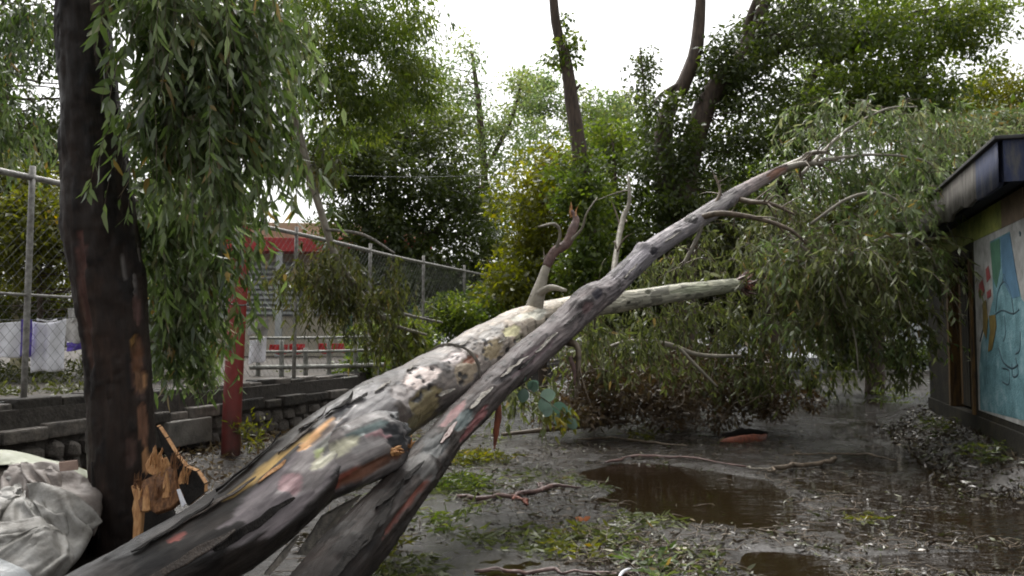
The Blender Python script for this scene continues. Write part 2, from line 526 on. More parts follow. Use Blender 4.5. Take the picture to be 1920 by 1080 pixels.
class Crown:
    """Collects leaves and fine twigs of one crown."""

    def __init__(self, seed):
        self.rng = np.random.default_rng(seed)
        self.b, self.d, self.l, self.w, self.t = [], [], [], [], []
        self.tw = []

    def clumps(self, reg, k, per, cr, leaf=(0.10, 0.045), droop=0.4, tint=0.5, zmin=0.05):
        r = self.rng
        cs = region_pts(r, reg, k)
        for c in cs:
            n = max(4, int(per * r.uniform(0.6, 1.4)))
            rad = cr * r.uniform(0.6, 1.3)
            off = in_ball(r, n) * rad * np.array([1.15, 1.15, 0.75])
            p = c + off
            d = unit(off) * 0.6 + r.normal(size=(n, 3)) * 0.6 + np.array([0, 0, -droop])
            ok = p[:, 2] > zmin
            p, d = p[ok], d[ok]
            n = len(p)
            self.add(p, d, leaf[0] * r.uniform(0.6, 1.3, n), leaf[1] * r.uniform(0.6, 1.3, n),
                     tint + r.normal() * 0.16 + r.normal(size=n) * 0.13)
        return cs

    def add(self, p, d, l, w, t):
        self.b.append(p); self.d.append(d); self.l.append(l); self.w.append(w); self.t.append(t)

    def strands(self, reg, n, L, per=14, leaf=(0.14, 0.026), tint=0.45, spread=0.5, twig=0.003, wind=(0.12, 0, 0), zmin=0.04, clus=7):
        """Hanging sprays: a thin twig bending down with leaves along it."""
        r = self.rng
        nodes = region_pts(r, reg, max(2, n // clus))
        ntint = r.normal(size=len(nodes)) * 0.13
        pick = r.integers(0, len(nodes), n)
        st = nodes[pick] + r.normal(size=(n, 3)) * np.array([0.10, 0.10, 0.07]) * (reg[2] / 9.0)
        for s, nt in zip(st, ntint[pick]):
            le = L * r.uniform(0.3, 1.45)
            h = r.normal(size=3) * spread
            h[2] = abs(h[2]) * 0.4
            h += np.array(wind)
            tt = np.linspace(0, 1, 6)[:, None]
            path = s + h * le * (tt - 0.35 * tt ** 2) + np.array([0, 0, -1]) * le * (0.15 * tt + 0.75 * tt ** 2)
            if twig:
                self.tw.append(([Vector(x) for x in path], list(np.linspace(twig, twig * 0.4, 6)), 6, 3))
            k = max(3, int(per * r.uniform(0.6, 1.4) * (0.25 if r.random() < 0.1 else 1)))
            ti = np.sort(r.uniform(0.08, 1.0, k))[:, None]
            pos = s + h * le * (ti - 0.35 * ti ** 2) + np.array([0, 0, -1]) * le * (0.15 * ti + 0.75 * ti ** 2)
            tang = unit(h * (1 - 0.7 * ti) + np.array([0, 0, -1]) * (0.15 + 1.5 * ti))
            sd = r.normal(size=(k, 3))
            d = tang * 0.5 + unit(sd) * 0.62 + np.array([0, 0, -0.55])
            ok = pos[:, 2] > zmin + 0.1
            if not ok.any():
                continue
            k = int(ok.sum())
            self.add(pos[ok], d[ok], leaf[0] * r.uniform(0.45, 1.4, k), leaf[1] * r.uniform(0.55, 1.5, k),
                     np.where(r.random(k) < 0.02, 1.0, np.minimum(0.95, tint + nt + r.normal() * 0.10 + r.normal(size=k) * 0.17)))

    def branches_to(self, targets, skeleton, r0=0.03, frac=0.5):
        """Fine branches from the nearest point of the trunk skeleton to clump centres."""
        sk = np.asarray(skeleton)
        for t in targets:
            if self.rng.random() > frac:
                continue
            dd = np.linalg.norm(sk - t, axis=1) + np.maximum(0, sk[:, 2] - t[2]) * 1.5
            s = sk[np.argmin(dd)]
            m = s * 0.5 + t * 0.5 + self.rng.normal(size=3) * 0.08 * np.linalg.norm(t - s)
            self.tw.append(([Vector(s), Vector(m), Vector(t)], [r0, r0 * 0.6, r0 * 0.25], 7, 4))

    def build(self, parent, mat, hi=False, twig_mat=None, name='crown', curl=0.25):
        b = np.vstack(self.b)
        me = leaf_mesh(name, b, np.vstack(self.d), np.concatenate(self.l), np.concatenate(self.w), np.concatenate(self.t), self.rng, mat, hi, curl)
        o = link(name, me, parent, 'stuff')
        if self.tw:
            v, q = join_tubes(self.tw)
            link('fine_twigs', quads_np('fine_twigs', v, q, twig_mat or M['twig'], True), parent, 'stuff')
        return o


# ------------------------------------------------------------------ boxes, slabs, sheets
def box_np(frame, a0, a1, b0, b1, z0, z1):
    """8 corners of a box in a frame (origin, u, n)."""
    o, u, n = frame
    return [o + u * a + n * b + Vector((0, 0, z)) for z in (z0, z1) for (a, b) in ((a0, b0), (a1, b0), (a1, b1), (a0, b1))]


BOXF = [(0, 3, 2, 1), (4, 5, 6, 7), (0, 1, 5, 4), (1, 2, 6, 5), (2, 3, 7, 6), (3, 0, 4, 7)]


def box(name, frame, dims, mat, parent=None, bevel=0.0, kind=None):
    me = bpy.data.meshes.new(name)
    me.from_pydata([tuple(v) for v in box_np(frame, *dims)], [], BOXF)
    bm = bmesh.new()
    bm.from_mesh(me)
    bmesh.ops.recalc_face_normals(bm, faces=bm.faces)
    if bevel:
        bmesh.ops.bevel(bm, geom=bm.edges[:], offset=bevel, segments=2, affect='EDGES', profile=0.6)
    bm.to_mesh(me)
    bm.free()
    me.materials.append(mat)
    return link(name, me, parent, kind)


def slab(name, front, off, mat, parent=None, bevel=0.0, kind=None, mat_edge=None):
    """A thick plate: outline in space (list of Vector) and its thickness vector."""
    bm = bmesh.new()
    f = [bm.verts.new(v) for v in front]
    b = [bm.verts.new(v + off) for v in front]
    k = len(front)
    fa = bm.faces.new(f)
    fb = bm.faces.new(b[::-1])
    es = []
    for i in range(k):
        es.append(bm.faces.new((f[i], b[i], b[(i + 1) % k], f[(i + 1) % k])))
    if mat_edge:
        for x in es:
            x.material_index = 1
    bmesh.ops.recalc_face_normals(bm, faces=bm.faces)
    if bevel:
        bmesh.ops.bevel(bm, geom=bm.edges[:], offset=bevel, segments=1, affect='EDGES')
    me = bpy.data.meshes.new(name)
    bm.to_mesh(me)
    bm.free()
    me.materials.append(mat)
    if mat_edge:
        me.materials.append(mat_edge)
    return link(name, me, parent, kind)


def grid_mesh(name, X, mat, smooth=True, thick=0.0):
    """A sheet from an (n,m,3) array of points; with a thickness it becomes a closed body."""
    n, m = X.shape[:2]
    i, j = np.meshgrid(np.arange(n - 1), np.arange(m - 1), indexing='ij')
    a = i * m + j
    q = np.stack([a, a + m, a + m + 1, a + 1], -1).reshape(-1, 4)
    me = quads_np(name, X.reshape(-1, 3), q, mat, smooth)
    return me


# ================================================================== SETTING
YU = Vector((0.2925, 0.9563, 0))        # the yard's long axis
YN = Vector((-0.9563, 0.2925, 0))       # towards the left
FENCE0 = Vector((-3.795, 11.5, 0))      # a point under the fence line
FENCE = (FENCE0, YU, YN)


def axis(breaks):
    out = []
    for a, b, step in breaks:
        out.append(np.arange(a, b, step))
    return np.concatenate(out + [[breaks[-1][1]]])


def smooth(e0, e1, x):
    t = np.clip((x - e0) / (e1 - e0), 0, 1)
    return t * t * (3 - 2 * t)


# water lies at z = 0; the ground rises out of it or dips below it
PUD = [(G(1290, 920), 0.95, 1.75), (G(1180, 900), 0.5, 1.2), (G(1390, 950), 0.40, 0.85), (G(1480, 1065), 0.42, 0.55), (G(1830, 985), 0.55, 0.55), (G(1830, 1055), 0.9, 0.28)]


def ground_h(x, y):
    right = smooth(0.26, 0.40, x / np.maximum(y, 1) + 0.10 * fbm(x * 0.6, y * 0.6, 8, 2)) * smooth(5.5, 8.0, y + 1.5 * vnoise(x * 0.5, y * 0.5, 4))
    calm = 1 - 0.45 * right
    h = 0.016 + 0.030 * calm * fbm(x * 0.55, y * 0.55, 3, 3) + 0.016 * calm * fbm(x * 2.1, y * 2.1, 11, 4) + 0.011 * fbm(x * 7, y * 7, 21, 3)
    wob = 0.42 * fbm(x * 1.2, y * 1.2, 5, 3)
    for c, rx, ry in PUD:
        q = np.sqrt(((x - c.x) / rx) ** 2 + ((y - c.y) / ry) ** 2) + wob
        h = h - 0.045 * (1 - smooth(0.72, 1.12, q))
    # the wet right side of the yard
    h = h - 0.026 * right
    # mud and litter heaped along the foot of the wall and round the stump
    du = (x - FENCE0.x) * YN.x + (y - FENCE0.y) * YN.y
    h = h + 0.16 * smooth(-1.6, -0.2, du) + 0.05 * smooth(-3.0, -1.2, du) * (0.6 + fbm(x * 1.5, y * 1.5, 31, 3))
    # the apron that rises to the foot of the hut
    ha = (x - 5.379) * YU.x + (y - 8.90) * YU.y
    hb = (x - 5.379) * YN.x + (y - 8.90) * YN.y
    ramp_ = np.clip(1 - (hb + 0.16 * fbm(x * 1.6, y * 1.6, 41, 3)) / 0.62, 0, 1)
    h = h + 0.36 * ramp_ ** 1.2 * smooth(-0.5, 0.2, ha) * (1 - smooth(7.0, 10.0, ha))
    h = np.where((np.abs(x) > 30) | (y > 80) | (y < -20), 0.01, h)
    return h


gx = axis([(-900, -60, 120), (-60, -9, 6), (-9, -5, 0.16), (-5, 7.5, 0.045), (7.5, 12, 0.25), (12, 60, 6), (60, 900, 120)])
gy = axis([(-300, -20, 70), (-20, 4, 3), (4, 12, 0.045), (12, 20, 0.09), (20, 40, 0.4), (40, 100, 6), (100, 1500, 140)])
GX, GY = np.meshgrid(gx, gy, indexing='ij')
GZ = ground_h(GX, GY)


def mat_ground():
    m, n, l, b = new_mat('wet_ground')
    b.inputs['Specular IOR Level'].default_value = 0.45
    tc = n.new('ShaderNodeTexCoord')
    t = n.new('ShaderNodeTexNoise')
    t.inputs['Scale'].default_value = 1.3
    t.inputs['Detail'].default_value = 10
    t.inputs['Roughness'].default_value = 0.68
    l.new(tc.outputs['Object'], t.inputs['Vector'])
    r = ramp(n, [(0.30, (0.009, 0.0065, 0.004)), (0.45, (0.021, 0.017, 0.0135)), (0.60, (0.038, 0.034, 0.031)), (0.75, (0.020, 0.0145, 0.010))])
    l.new(t.outputs['Fac'], r.inputs['Fac'])
    l.new(r.outputs[0], b.inputs['Base Color'])
    t2 = n.new('ShaderNodeTexNoise')
    t2.inputs['Scale'].default_value = 3.2
    t2.inputs['Detail'].default_value = 8
    l.new(tc.outputs['Object'], t2.inputs['Vector'])
    mr = n.new('ShaderNodeMapRange')
    mr.inputs['From Min'].default_value = 0.35
    mr.inputs['From Max'].default_value = 0.65
    mr.inputs['To Min'].default_value = 0.05
    mr.inputs['To Max'].default_value = 0.36
    l.new(t2.outputs['Fac'], mr.inputs['Value'])
    l.new(mr.outputs[0], b.inputs['Roughness'])
    t3 = n.new('ShaderNodeTexNoise')
    t3.inputs['Scale'].default_value = 26
    t3.inputs['Detail'].default_value = 8
    t3.inputs['Roughness'].default_value = 0.7
    l.new(tc.outputs['Object'], t3.inputs['Vector'])
    bp = n.new('ShaderNodeBump')
    bp.inputs['Strength'].default_value = 0.6
    bp.inputs['Distance'].default_value = 0.025
    l.new(t3.outputs['Fac'], bp.inputs['Height'])
    l.new(bp.outputs[0], b.inputs['Normal'])
    return m


def mat_water():
    m, n, l, b = new_mat('muddy_water')
    tc = n.new('ShaderNodeTexCoord')
    b.inputs['Base Color'].default_value = (0.013, 0.008, 0.0038, 1)
    b.inputs['Roughness'].default_value = 0.03
    b.inputs['IOR'].default_value = 1.33
    mp = n.new('ShaderNodeMapping')
    mp.inputs['Scale'].default_value = (1.0, 2.3, 1)
    mp.inputs['Rotation'].default_value = (0, 0, math.radians(-12))
    l.new(tc.outputs['Object'], mp.inputs['Vector'])
    t = n.new('ShaderNodeTexNoise')
    t.inputs['Scale'].default_value = 4.5
    t.inputs['Detail'].default_value = 3
    t.inputs['Roughness'].default_value = 0.55
    t.inputs['Distortion'].default_value = 0.6
    l.new(mp.outputs[0], t.inputs['Vector'])
    # ripples are stronger in some patches than in others
    t2 = n.new('ShaderNodeTexNoise')
    t2.inputs['Scale'].default_value = 0.55
    t2.inputs['Detail'].default_value = 2
    l.new(tc.outputs['Object'], t2.inputs['Vector'])
    mr = n.new('ShaderNodeMapRange')
    mr.inputs['From Min'].default_value = 0.42
    mr.inputs['From Max'].default_value = 0.60
    mr.inputs['To Min'].default_value = 0.18
    mr.inputs['To Max'].default_value = 0.9
    l.new(t2.outputs['Fac'], mr.inputs['Value'])
    sx = n.new('ShaderNodeSeparateXYZ')
    l.new(tc.outputs['Object'], sx.inputs[0])
    mr3 = n.new('ShaderNodeMapRange')
    mr3.inputs['From Min'].default_value = 2.0
    mr3.inputs['From Max'].default_value = 3.2
    mr3.inputs['To Min'].default_value = 0.07
    mr3.inputs['To Max'].default_value = 1.5
    l.new(sx.outputs['X'], mr3.inputs['Value'])
    mm = n.new('ShaderNodeMath')
    mm.operation = 'MULTIPLY'
    l.new(mr.outputs[0], mm.inputs[0])
    l.new(mr3.outputs[0], mm.inputs[1])
    bp = n.new('ShaderNodeBump')
    bp.inputs['Distance'].default_value = 0.13
    l.new(mm.outputs[0], bp.inputs['Strength'])
    l.new(t.outputs['Fac'], bp.inputs['Height'])
    l.new(bp.outputs[0], b.inputs['Normal'])
    return m


ground = link('ground', grid_mesh('ground', np.stack([GX, GY, GZ], -1), mat_ground()), None, 'structure')
wx, wy = np.linspace(-1.0, 14, 3), np.linspace(4.0, 34, 3)
WX, WY = np.meshgrid(wx, wy, indexing='ij')
water = link('puddle_water', grid_mesh('puddle_water', np.stack([WX, WY, WX * 0], -1), mat_water()), None, 'structure')

# raised terrace behind the wall
TZ = 0.90
ta, tb = np.linspace(-14, 60, 75), np.linspace(0.30, 40, 50)
TA, TB = np.meshgrid(ta, tb, indexing='ij')
TX = FENCE0.x + YU.x * TA + YN.x * TB
TY = FENCE0.y + YU.y * TA + YN.y * TB
terrace = link('terrace_ground', grid_mesh('terrace_ground', np.stack([TX, TY, TZ + 0.05 * fbm(TX, TY, 2, 3)], -1), M['soil']), None, 'structure')

# ------------------------------------------------------------------ retaining wall of rough stone
rng = np.random.default_rng(7)
wall = empty('retaining_wall', FENCE0, 'low rough stone retaining wall with concrete ledges below the chain link fence', 'wall')
box('mortar_core', FENCE, (-12, 32, -0.10, 0.34, -0.05, 0.90), M['mortar'], wall)


def block_row(name, b0, b1, z0, z1, lo, hi, seed):
    r = random.Random(seed)
    a_ = -9.0
    while a_ < 14:
        w_ = r.uniform(lo, hi)
        j = lambda k: r.uniform(-k, k)
        box(name, FENCE, (a_, a_ + w_ - 0.012, b0 + j(0.045), b1, z0 + j(0.004), z1 + j(0.03)), M['ledge'] if r.random() < 0.6 else M['stone'], wall, 0.022)
        a_ += w_
    box(name, FENCE, (14.05, 32, b0, b1, z0, z1), M['ledge'], wall)


block_row('coping_stone', -0.22, 0.10, 0.592, 0.715, 0.35, 0.8, 3)
block_row('kerb_block', -0.05, 0.28, 0.725, 0.97, 0.3, 0.55, 9)
# a square concrete block set in the wall beside the red pole, with a drain hole below it
box('concrete_block', FENCE, (-1.55, -0.75, -0.30, 0.0, 0.30, 0.60), M['concrete'], wall, 0.015)


def stone_mesh(seed):
    r = random.Random(seed)
    bm = bmesh.new()
    bmesh.ops.create_uvsphere(bm, u_segments=7, v_segments=5, radius=1)
    for v in bm.verts:
        p = v.co.copy()
        k = 1 + 0.28 * noise.noise(p * 1.3 + Vector((seed * 3.7, 0, 0))) + 0.1 * r.uniform(-1, 1)
        e = 0.55
        v.co = Vector([math.copysign(abs(c) ** e, c) for c in p]) * k * 0.85
    me = bpy.data.meshes.new('stone')
    bm.to_mesh(me)
    bm.free()
    me.materials.append(M['stone'])
    return me


stones = [stone_mesh(i) for i in range(7)]
ns = 0
a = -6.5
rowz = [(0.10, 0.12), (0.29, 0.105), (0.47, 0.10)]
for zc, zh in rowz:
    a = -6.5 + rng.uniform(0, 0.2)
    while a < 10.5:
        w = rng.uniform(0.09, 0.20)
        if not (-1.7 < a + w < -0.6 and zc > 0.15):
            o = bpy.data.objects.new('stone', stones[int(rng.integers(7))])
            COL.objects.link(o)
            o.parent = wall
            o.matrix_parent_inverse = pinv(wall)
            o.location = FENCE0 + YU * (a + w) + YN * (-0.10 + rng.uniform(-0.03, 0.03)) + Vector((0, 0, zc + rng.uniform(-0.025, 0.025)))
            o.rotation_euler = (rng.uniform(-0.15, 0.15), rng.uniform(-0.2, 0.2), math.atan2(YU.y, YU.x) + rng.uniform(-0.2, 0.2))
            o.scale = (w, 0.11, zh * rng.uniform(0.8, 1.1))
            ns += 1
        a += 2 * w + 0.02

# ------------------------------------------------------------------ chain link fence on the wall
fence = empty('chain_link_fence', FENCE0 + Vector((0, 0, 0.9)), 'tall chain link fence with pipe rails on top of the stone wall', 'fence')
F = lambda a, z, b=0.08: FENCE0 + YU * a + YN * b + Vector((0, 0, z))
tube('top_rail', [F(-8, 3.17), F(2, 3.19), F(6, 3.15), F(15, 3.18)], [0.032] * 4, M['pipe'], fence, 30, 8, 0)
tube('middle_rail', [F(-8, 2.02), F(2, 2.0), F(15, 2.02)], [0.017] * 3, M['pipe'], fence, 30, 6, 0)
tube('bottom_wire', [F(-8, 0.98), F(2, 0.96), F(15, 0.98)], [0.006] * 3, M['wire'], fence, 20, 5, 0)
for aa in (-5.7, -3.21, -0.73, 1.75, 4.3, 6.8, 9.3, 11.8):
    tube('fence_post', [F(aa, 0.94), F(aa + 0.02, 3.30)], [0.030, 0.030], M['pipe'], fence, 6, 8, 0, seed=aa)
specs = []
PITCHW = 0.125
H0, H1 = 1.02, 3.15
for k in range(int((23 + (H1 - H0)) / PITCHW)):
    a0 = -8 - (H1 - H0) + k * PITCHW
    for sgn in (1, -1):
        s0, s1 = (a0, a0 + (H1 - H0)) if sgn > 0 else (a0 + (H1 - H0), a0)
        if min(s0, s1) < -8 or max(s0, s1) > 15:
            continue
        sag = rng.normal() * 0.012
        specs.append(([F(s0, H0, 0.10 + 0.004 * sgn), F((s0 + s1) / 2, (H0 + H1) / 2, 0.10 + 0.004 * sgn + sag), F(s1, H1, 0.10 + 0.004 * sgn)], [0.0019] * 3, 4, 3))
v, q = join_tubes(specs)
link('wire_mesh', quads_np('wire_mesh', v, q, M['wire']), fence, 'stuff')

# red pole in front of the wall
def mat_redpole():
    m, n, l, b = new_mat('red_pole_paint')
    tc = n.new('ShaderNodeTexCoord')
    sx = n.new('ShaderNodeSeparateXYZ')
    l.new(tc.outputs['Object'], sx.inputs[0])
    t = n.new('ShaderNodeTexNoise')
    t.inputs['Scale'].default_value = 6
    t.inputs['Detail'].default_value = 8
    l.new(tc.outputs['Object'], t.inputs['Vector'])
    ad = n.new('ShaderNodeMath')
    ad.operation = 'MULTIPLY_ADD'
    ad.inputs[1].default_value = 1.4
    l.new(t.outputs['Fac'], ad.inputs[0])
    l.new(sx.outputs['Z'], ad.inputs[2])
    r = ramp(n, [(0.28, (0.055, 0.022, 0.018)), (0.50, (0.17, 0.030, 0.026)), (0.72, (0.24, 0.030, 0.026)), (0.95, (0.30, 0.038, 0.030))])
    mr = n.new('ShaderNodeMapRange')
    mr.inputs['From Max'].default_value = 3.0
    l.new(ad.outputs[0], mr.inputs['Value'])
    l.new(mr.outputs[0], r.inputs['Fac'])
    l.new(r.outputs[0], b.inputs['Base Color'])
    b.inputs['Roughness'].default_value = 0.45
    bp = n.new('ShaderNodeBump')
    bp.inputs['Strength'].default_value = 0.35
    bp.inputs['Distance'].default_value = 0.01
    l.new(t.outputs['Fac'], bp.inputs['Height'])
    l.new(bp.outputs[0], b.inputs['Normal'])
    return m


pole = empty('red_pole', G(432, 876), 'round red painted pole standing in front of the stone wall', 'pole')
pb = G(431, 876)
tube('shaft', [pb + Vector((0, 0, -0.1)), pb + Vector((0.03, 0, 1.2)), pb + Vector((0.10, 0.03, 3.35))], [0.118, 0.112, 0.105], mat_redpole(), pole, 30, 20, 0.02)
tube('wire_tie', [pb + Vector((0.045 + 0.12 * math.cos(t), 0.125 * math.sin(t), 1.985 + 0.01 * math.sin(2 * t))) for t in np.linspace(0, 6.28, 13)], [0.009] * 13, M['wire'], pole, 26, 5, 0)

# ------------------------------------------------------------------ far building with the red band
BF = (Vector((-10.6, 29.0, 0)), Vector((0.994, 0.10, 0)), Vector((-0.10, 0.994, 0)))
school = empty('school_building', BF[0], 'pale building with beige parapet and red band beyond the fence', 'building')
box('wall', BF, (0, 7.4, 0.8, 8, 0.5, 4.55), M['cream_wall'], school)
box('parapet', BF, (-0.25, 7.7, 0.3, 8.3, 4.98, 5.55), M['beige'], school, 0.03)
box('red_band', BF, (-0.4, 7.85, -0.1, 8.4, 4.50, 4.975), M['red_trim'], school, 0.02)
box('veranda_floor', BF, (-0.2, 7.6, -0.6, 0.8, 0.5, 0.86), M['concrete'], school)
for a0 in (0.1, 2.5, 4.9, 7.2):
    box('veranda_column', BF, (a0, a0 + 0.22, -0.05, 0.17, 0.86, 4.50), M['green_trim'] if a0 > 4 else M['white_wall'], school, 0.01)
for a0, a1 in ((0.5, 3.3), (3.7, 6.4)):
    wf = box('window', BF, (a0, a1, 0.74, 0.797, 2.3, 4.2), M['grey_wall'], school)
    for k in range(10):
        z0 = 2.36 + k * 0.18
        box('louvre_slat', BF, (a0 + 0.06, a1 - 0.06, 0.66, 0.735, z0, z0 + 0.085), M['white_wall'], wf)
box('door', BF, (6.7, 7.15, 0.75, 0.797, 0.86, 3.0), M['green_trim'], school)

# pale columns of a shed seen left of the tree
for (px0, px1, py0, py1, d, mt, lb) in ((24, 42, 505, 720, 15.0, 'cream', 'cream yellow square post behind the fence at the far left'),
                                      (66, 90, 525, 720, 16.0, 'grey_wall', 'grey square post behind the hung white shirt')):
    p0, p1 = P(px0, py0, d), P(px1, py0, d)
    o = box('square_post', (p0, Vector((1, 0, 0)), Vector((0, 1, 0))), (0, (p1 - p0).x, 0, (p1 - p0).x, TZ - p0.z - 0.05, 0), M[mt], None, 0.01)
    tag(o, lb, 'post')

# grey wooden railing on the terrace
rail = empty('wooden_railing', P(573, 714, 15.0), 'grey wooden railing with posts on the terrace behind the fence', 'railing')
for (px, y0) in ((484, 640), (528, 636), (573, 652), (617, 637), (667, 640), (706, 640)):
    a_, b_ = P(px, 724, 15.0), P(px, y0, 15.0)
    tube('post', [a_, b_], [0.042, 0.042], M['wood_grey'], rail, 5, 4, 0)
for (y0, y1, h) in ((634, 631, 0.025), (660, 656, 0.026), (689, 684, 0.04)):
    tube('rail', [P(468, y0, 14.93), P(590, (y0 + y1) / 2 + 1, 14.93), P(720, y1, 14.93)], [h] * 3, M['wood_grey'], rail, 12, 4, 0)
tube('kick_rail', [P(462, 728, 14.4), P(520, 720, 14.4), P(600, 715, 14.4), P(670, 706, 14.4)], [0.02] * 4, M['wood_grey'], rail, 14, 4, 0)


# ------------------------------------------------------------------ cloth
def cloth(name, px0, px1, py0, py1, d, mat, label=None, cat='cloth', folds=3, amp=0.03, sag=0.0, skew=0.0, parent=None, seed=0, group=None):
    n, m = 22, 22
    X = np.zeros((n, m, 3))
    for i in range(n):
        for j in range(m):
            u, w = i / (n - 1), j / (m - 1)
            x = px0 + (px1 - px0) * (u + 0.05 * math.sin(3 * w + seed) * w)
            y = py0 + (py1 - py0) * w + sag * math.sin(math.pi * u) * (1 - w) + skew * (u - 0.5) * (py1 - py0)
            y += 2.0 * math.sin(7 * u + seed) * w
            p = P(x, y, d)
            p.y += amp * math.sin(folds * 2 * math.pi * u + seed + 1.2 * w) * (0.3 + 0.7 * w) + 0.5 * amp * noise.noise(Vector((u * 4, w * 4, seed * 2.3)))
            X[i, j] = p
    me = grid_mesh(name, X, mat)
    o = link(name, me, parent)
    md = o.modifiers.new('thickness', 'SOLIDIFY')
    md.thickness = 0.004
    if label:
        tag(o, label, cat, group)
    return o


line1 = tube('washing_line', [P(-60, 598, 9.6), P(60, 600, 9.75), P(160, 594, 9.9), P(300, 592, 10.2)], [0.004] * 4, M['cable'], None, 20, 5, 0)
tag(line1, 'thin washing line carrying white clothes behind the fence at the left', 'line')
tw = empty('hung_towel', P(20, 604, 9.66), 'white towel with a purple stripe on the washing line at the left edge', 'towel')
cloth('towel_cloth', -40, 39, 606, 672, 9.64, M['white_cloth'], folds=2, seed=1, parent=tw, skew=-0.10)
cloth('purple_stripe', 39, 60, 599, 668, 9.64, M['purple_cloth'], folds=1, amp=0.02, seed=2, parent=tw)
sh = empty('hung_shirt', P(92, 600, 9.75), 'white shirt hung on the washing line left of the standing trunk', 'shirt')
cloth('shirt_body', 61, 124, 600, 696, 9.74, M['white_cloth'], folds=2, seed=3, parent=sh, skew=-0.06, sag=5)
cloth('neckband', 70, 108, 597, 603, 9.70, M['white_cloth'], folds=1, amp=0.01, seed=4, parent=sh, sag=4)
s2 = empty('hung_blouse', P(142, 600, 9.95), 'grey white blouse with purple hem beside the trunk on the washing line', 'blouse')
cloth('blouse_body', 118, 176, 598, 642, 9.95, M['grey_cloth'], folds=2, seed=5, parent=s2)
cloth('blouse_sleeve', 127, 146, 578, 604, 9.92, M['grey_cloth'], folds=1, seed=6, parent=s2)
cloth('purple_hem', 124, 178, 642, 657, 9.95, M['purple_cloth'], folds=2, amp=0.02, seed=7, parent=s2)
cloth('hung_rag', 466, 503, 596, 628, 12.4, M['grey_cloth'], 'grey white rag tied to the fence right of the red pole', 'rag', folds=1, sag=7, seed=8)
cloth('hung_banner', 468, 500, 634, 680, 12.4, M['white_cloth'], 'white sheet hung below the rag beside the red pole', 'sheet', folds=1, sag=3, skew=-0.18, seed=9)
for i, (x0, x1, lb) in enumerate(((506, 540, 'short red cloth nearest the red pole behind the grey railing'), (543, 572, 'red cloth between the first posts behind the grey railing'), (596, 645, 'longest red cloth at the right behind the grey railing'))):
    cloth('red_cloth', x0, x1, 646 - i, 664 - i, 15.4, M['red_cloth'], lb, 'cloth', folds=3, amp=0.03, seed=10 + i, group='red cloths behind the railing')

# dark clutter below the washing: a crate, a tyre-like coil, a red rag
dp = mat_plain('dark_plastic', (0.03, 0.03, 0.028), rough=0.5)
crate = empty('dark_crate', F(-3.2, TZ, 1.3), 'low dark crate on the terrace beneath the hung white shirt', 'crate')
CF = (F(-3.2, 0, 1.3), YU, YN)
for k in range(3):
    box('side_slat', CF, (-0.3, 0.3, -0.02, 0.0, TZ + 0.03 + 0.09 * k, TZ + 0.10 + 0.09 * k), dp, crate, 0.004)
for aa in (-0.3, 0.26):
    box('end_panel', CF, (aa, aa + 0.04, 0.002, 0.4, TZ, TZ + 0.29), dp, crate, 0.004)

# ------------------------------------------------------------------ painted hut at the right
HO = Vector((5.379, 8.90, 0))
HUT = (HO, YU, YN)
hut = empty('painted_hut', HO, 'small dark concrete hut with overhanging flat roof and a painted mural wall', 'hut')


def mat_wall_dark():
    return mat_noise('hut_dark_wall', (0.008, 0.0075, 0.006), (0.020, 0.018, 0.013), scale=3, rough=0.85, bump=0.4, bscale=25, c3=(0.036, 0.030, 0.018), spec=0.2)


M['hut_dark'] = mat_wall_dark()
M['hut_green'] = mat_noise('hut_green', (0.07, 0.09, 0.015), (0.17, 0.19, 0.035), scale=4, rough=0.8, bump=0.3, c3=(0.24, 0.25, 0.05))
M['hut_blue'] = mat_noise('hut_blue', (0.012, 0.016, 0.035), (0.028, 0.038, 0.085), scale=4, rough=0.8, bump=0.5, stretch=(2, 2, 0.5), c3=(0.085, 0.085, 0.09))
M['hut_grey'] = mat_noise('hut_grey', (0.035, 0.032, 0.028), (0.12, 0.11, 0.098), scale=4, rough=0.85, bump=0.6, stretch=(2, 2, 0.6), c3=(0.20, 0.188, 0.17))
M['hut_soffit'] = mat_noise('hut_soffit', (0.03, 0.03, 0.03), (0.07, 0.07, 0.07), scale=4, rough=0.85)
M['navy'] = mat_plain('navy', (0.012, 0.016, 0.032), rough=0.8)
M['ochre'] = mat_noise('ochre', (0.030, 0.016, 0.006), (0.14, 0.075, 0.014), scale=6, rough=0.7, bump=0.4, stretch=(3, 3, 0.5))
M['mural_white'] = mat_noise('mural_white', (0.16, 0.16, 0.15), (0.36, 0.36, 0.35), scale=4, rough=0.7, bump=0.2)
M['mural_teal'] = mat_noise('mural_teal', (0.030, 0.09, 0.105), (0.085, 0.19, 0.22), scale=3, rough=0.8, bump=0.5, c3=(0.20, 0.31, 0.34))
M['mural_blue'] = mat_noise('mural_blue', (0.03, 0.09, 0.15), (0.06, 0.15, 0.24), scale=4, rough=0.7, bump=0.2)
M['mural_green'] = mat_noise('mural_green', (0.02, 0.08, 0.05), (0.045, 0.14, 0.085), scale=5, rough=0.7, bump=0.2)
M['mural_dark'] = mat_plain('mural_dark', (0.012, 0.04, 0.055), rough=0.7)
M['mural_red'] = mat_plain('mural_red', (0.19, 0.035, 0.035), rough=0.7)
M['mural_ochre'] = mat_plain('mural_ochre', (0.12, 0.085, 0.015), rough=0.7)

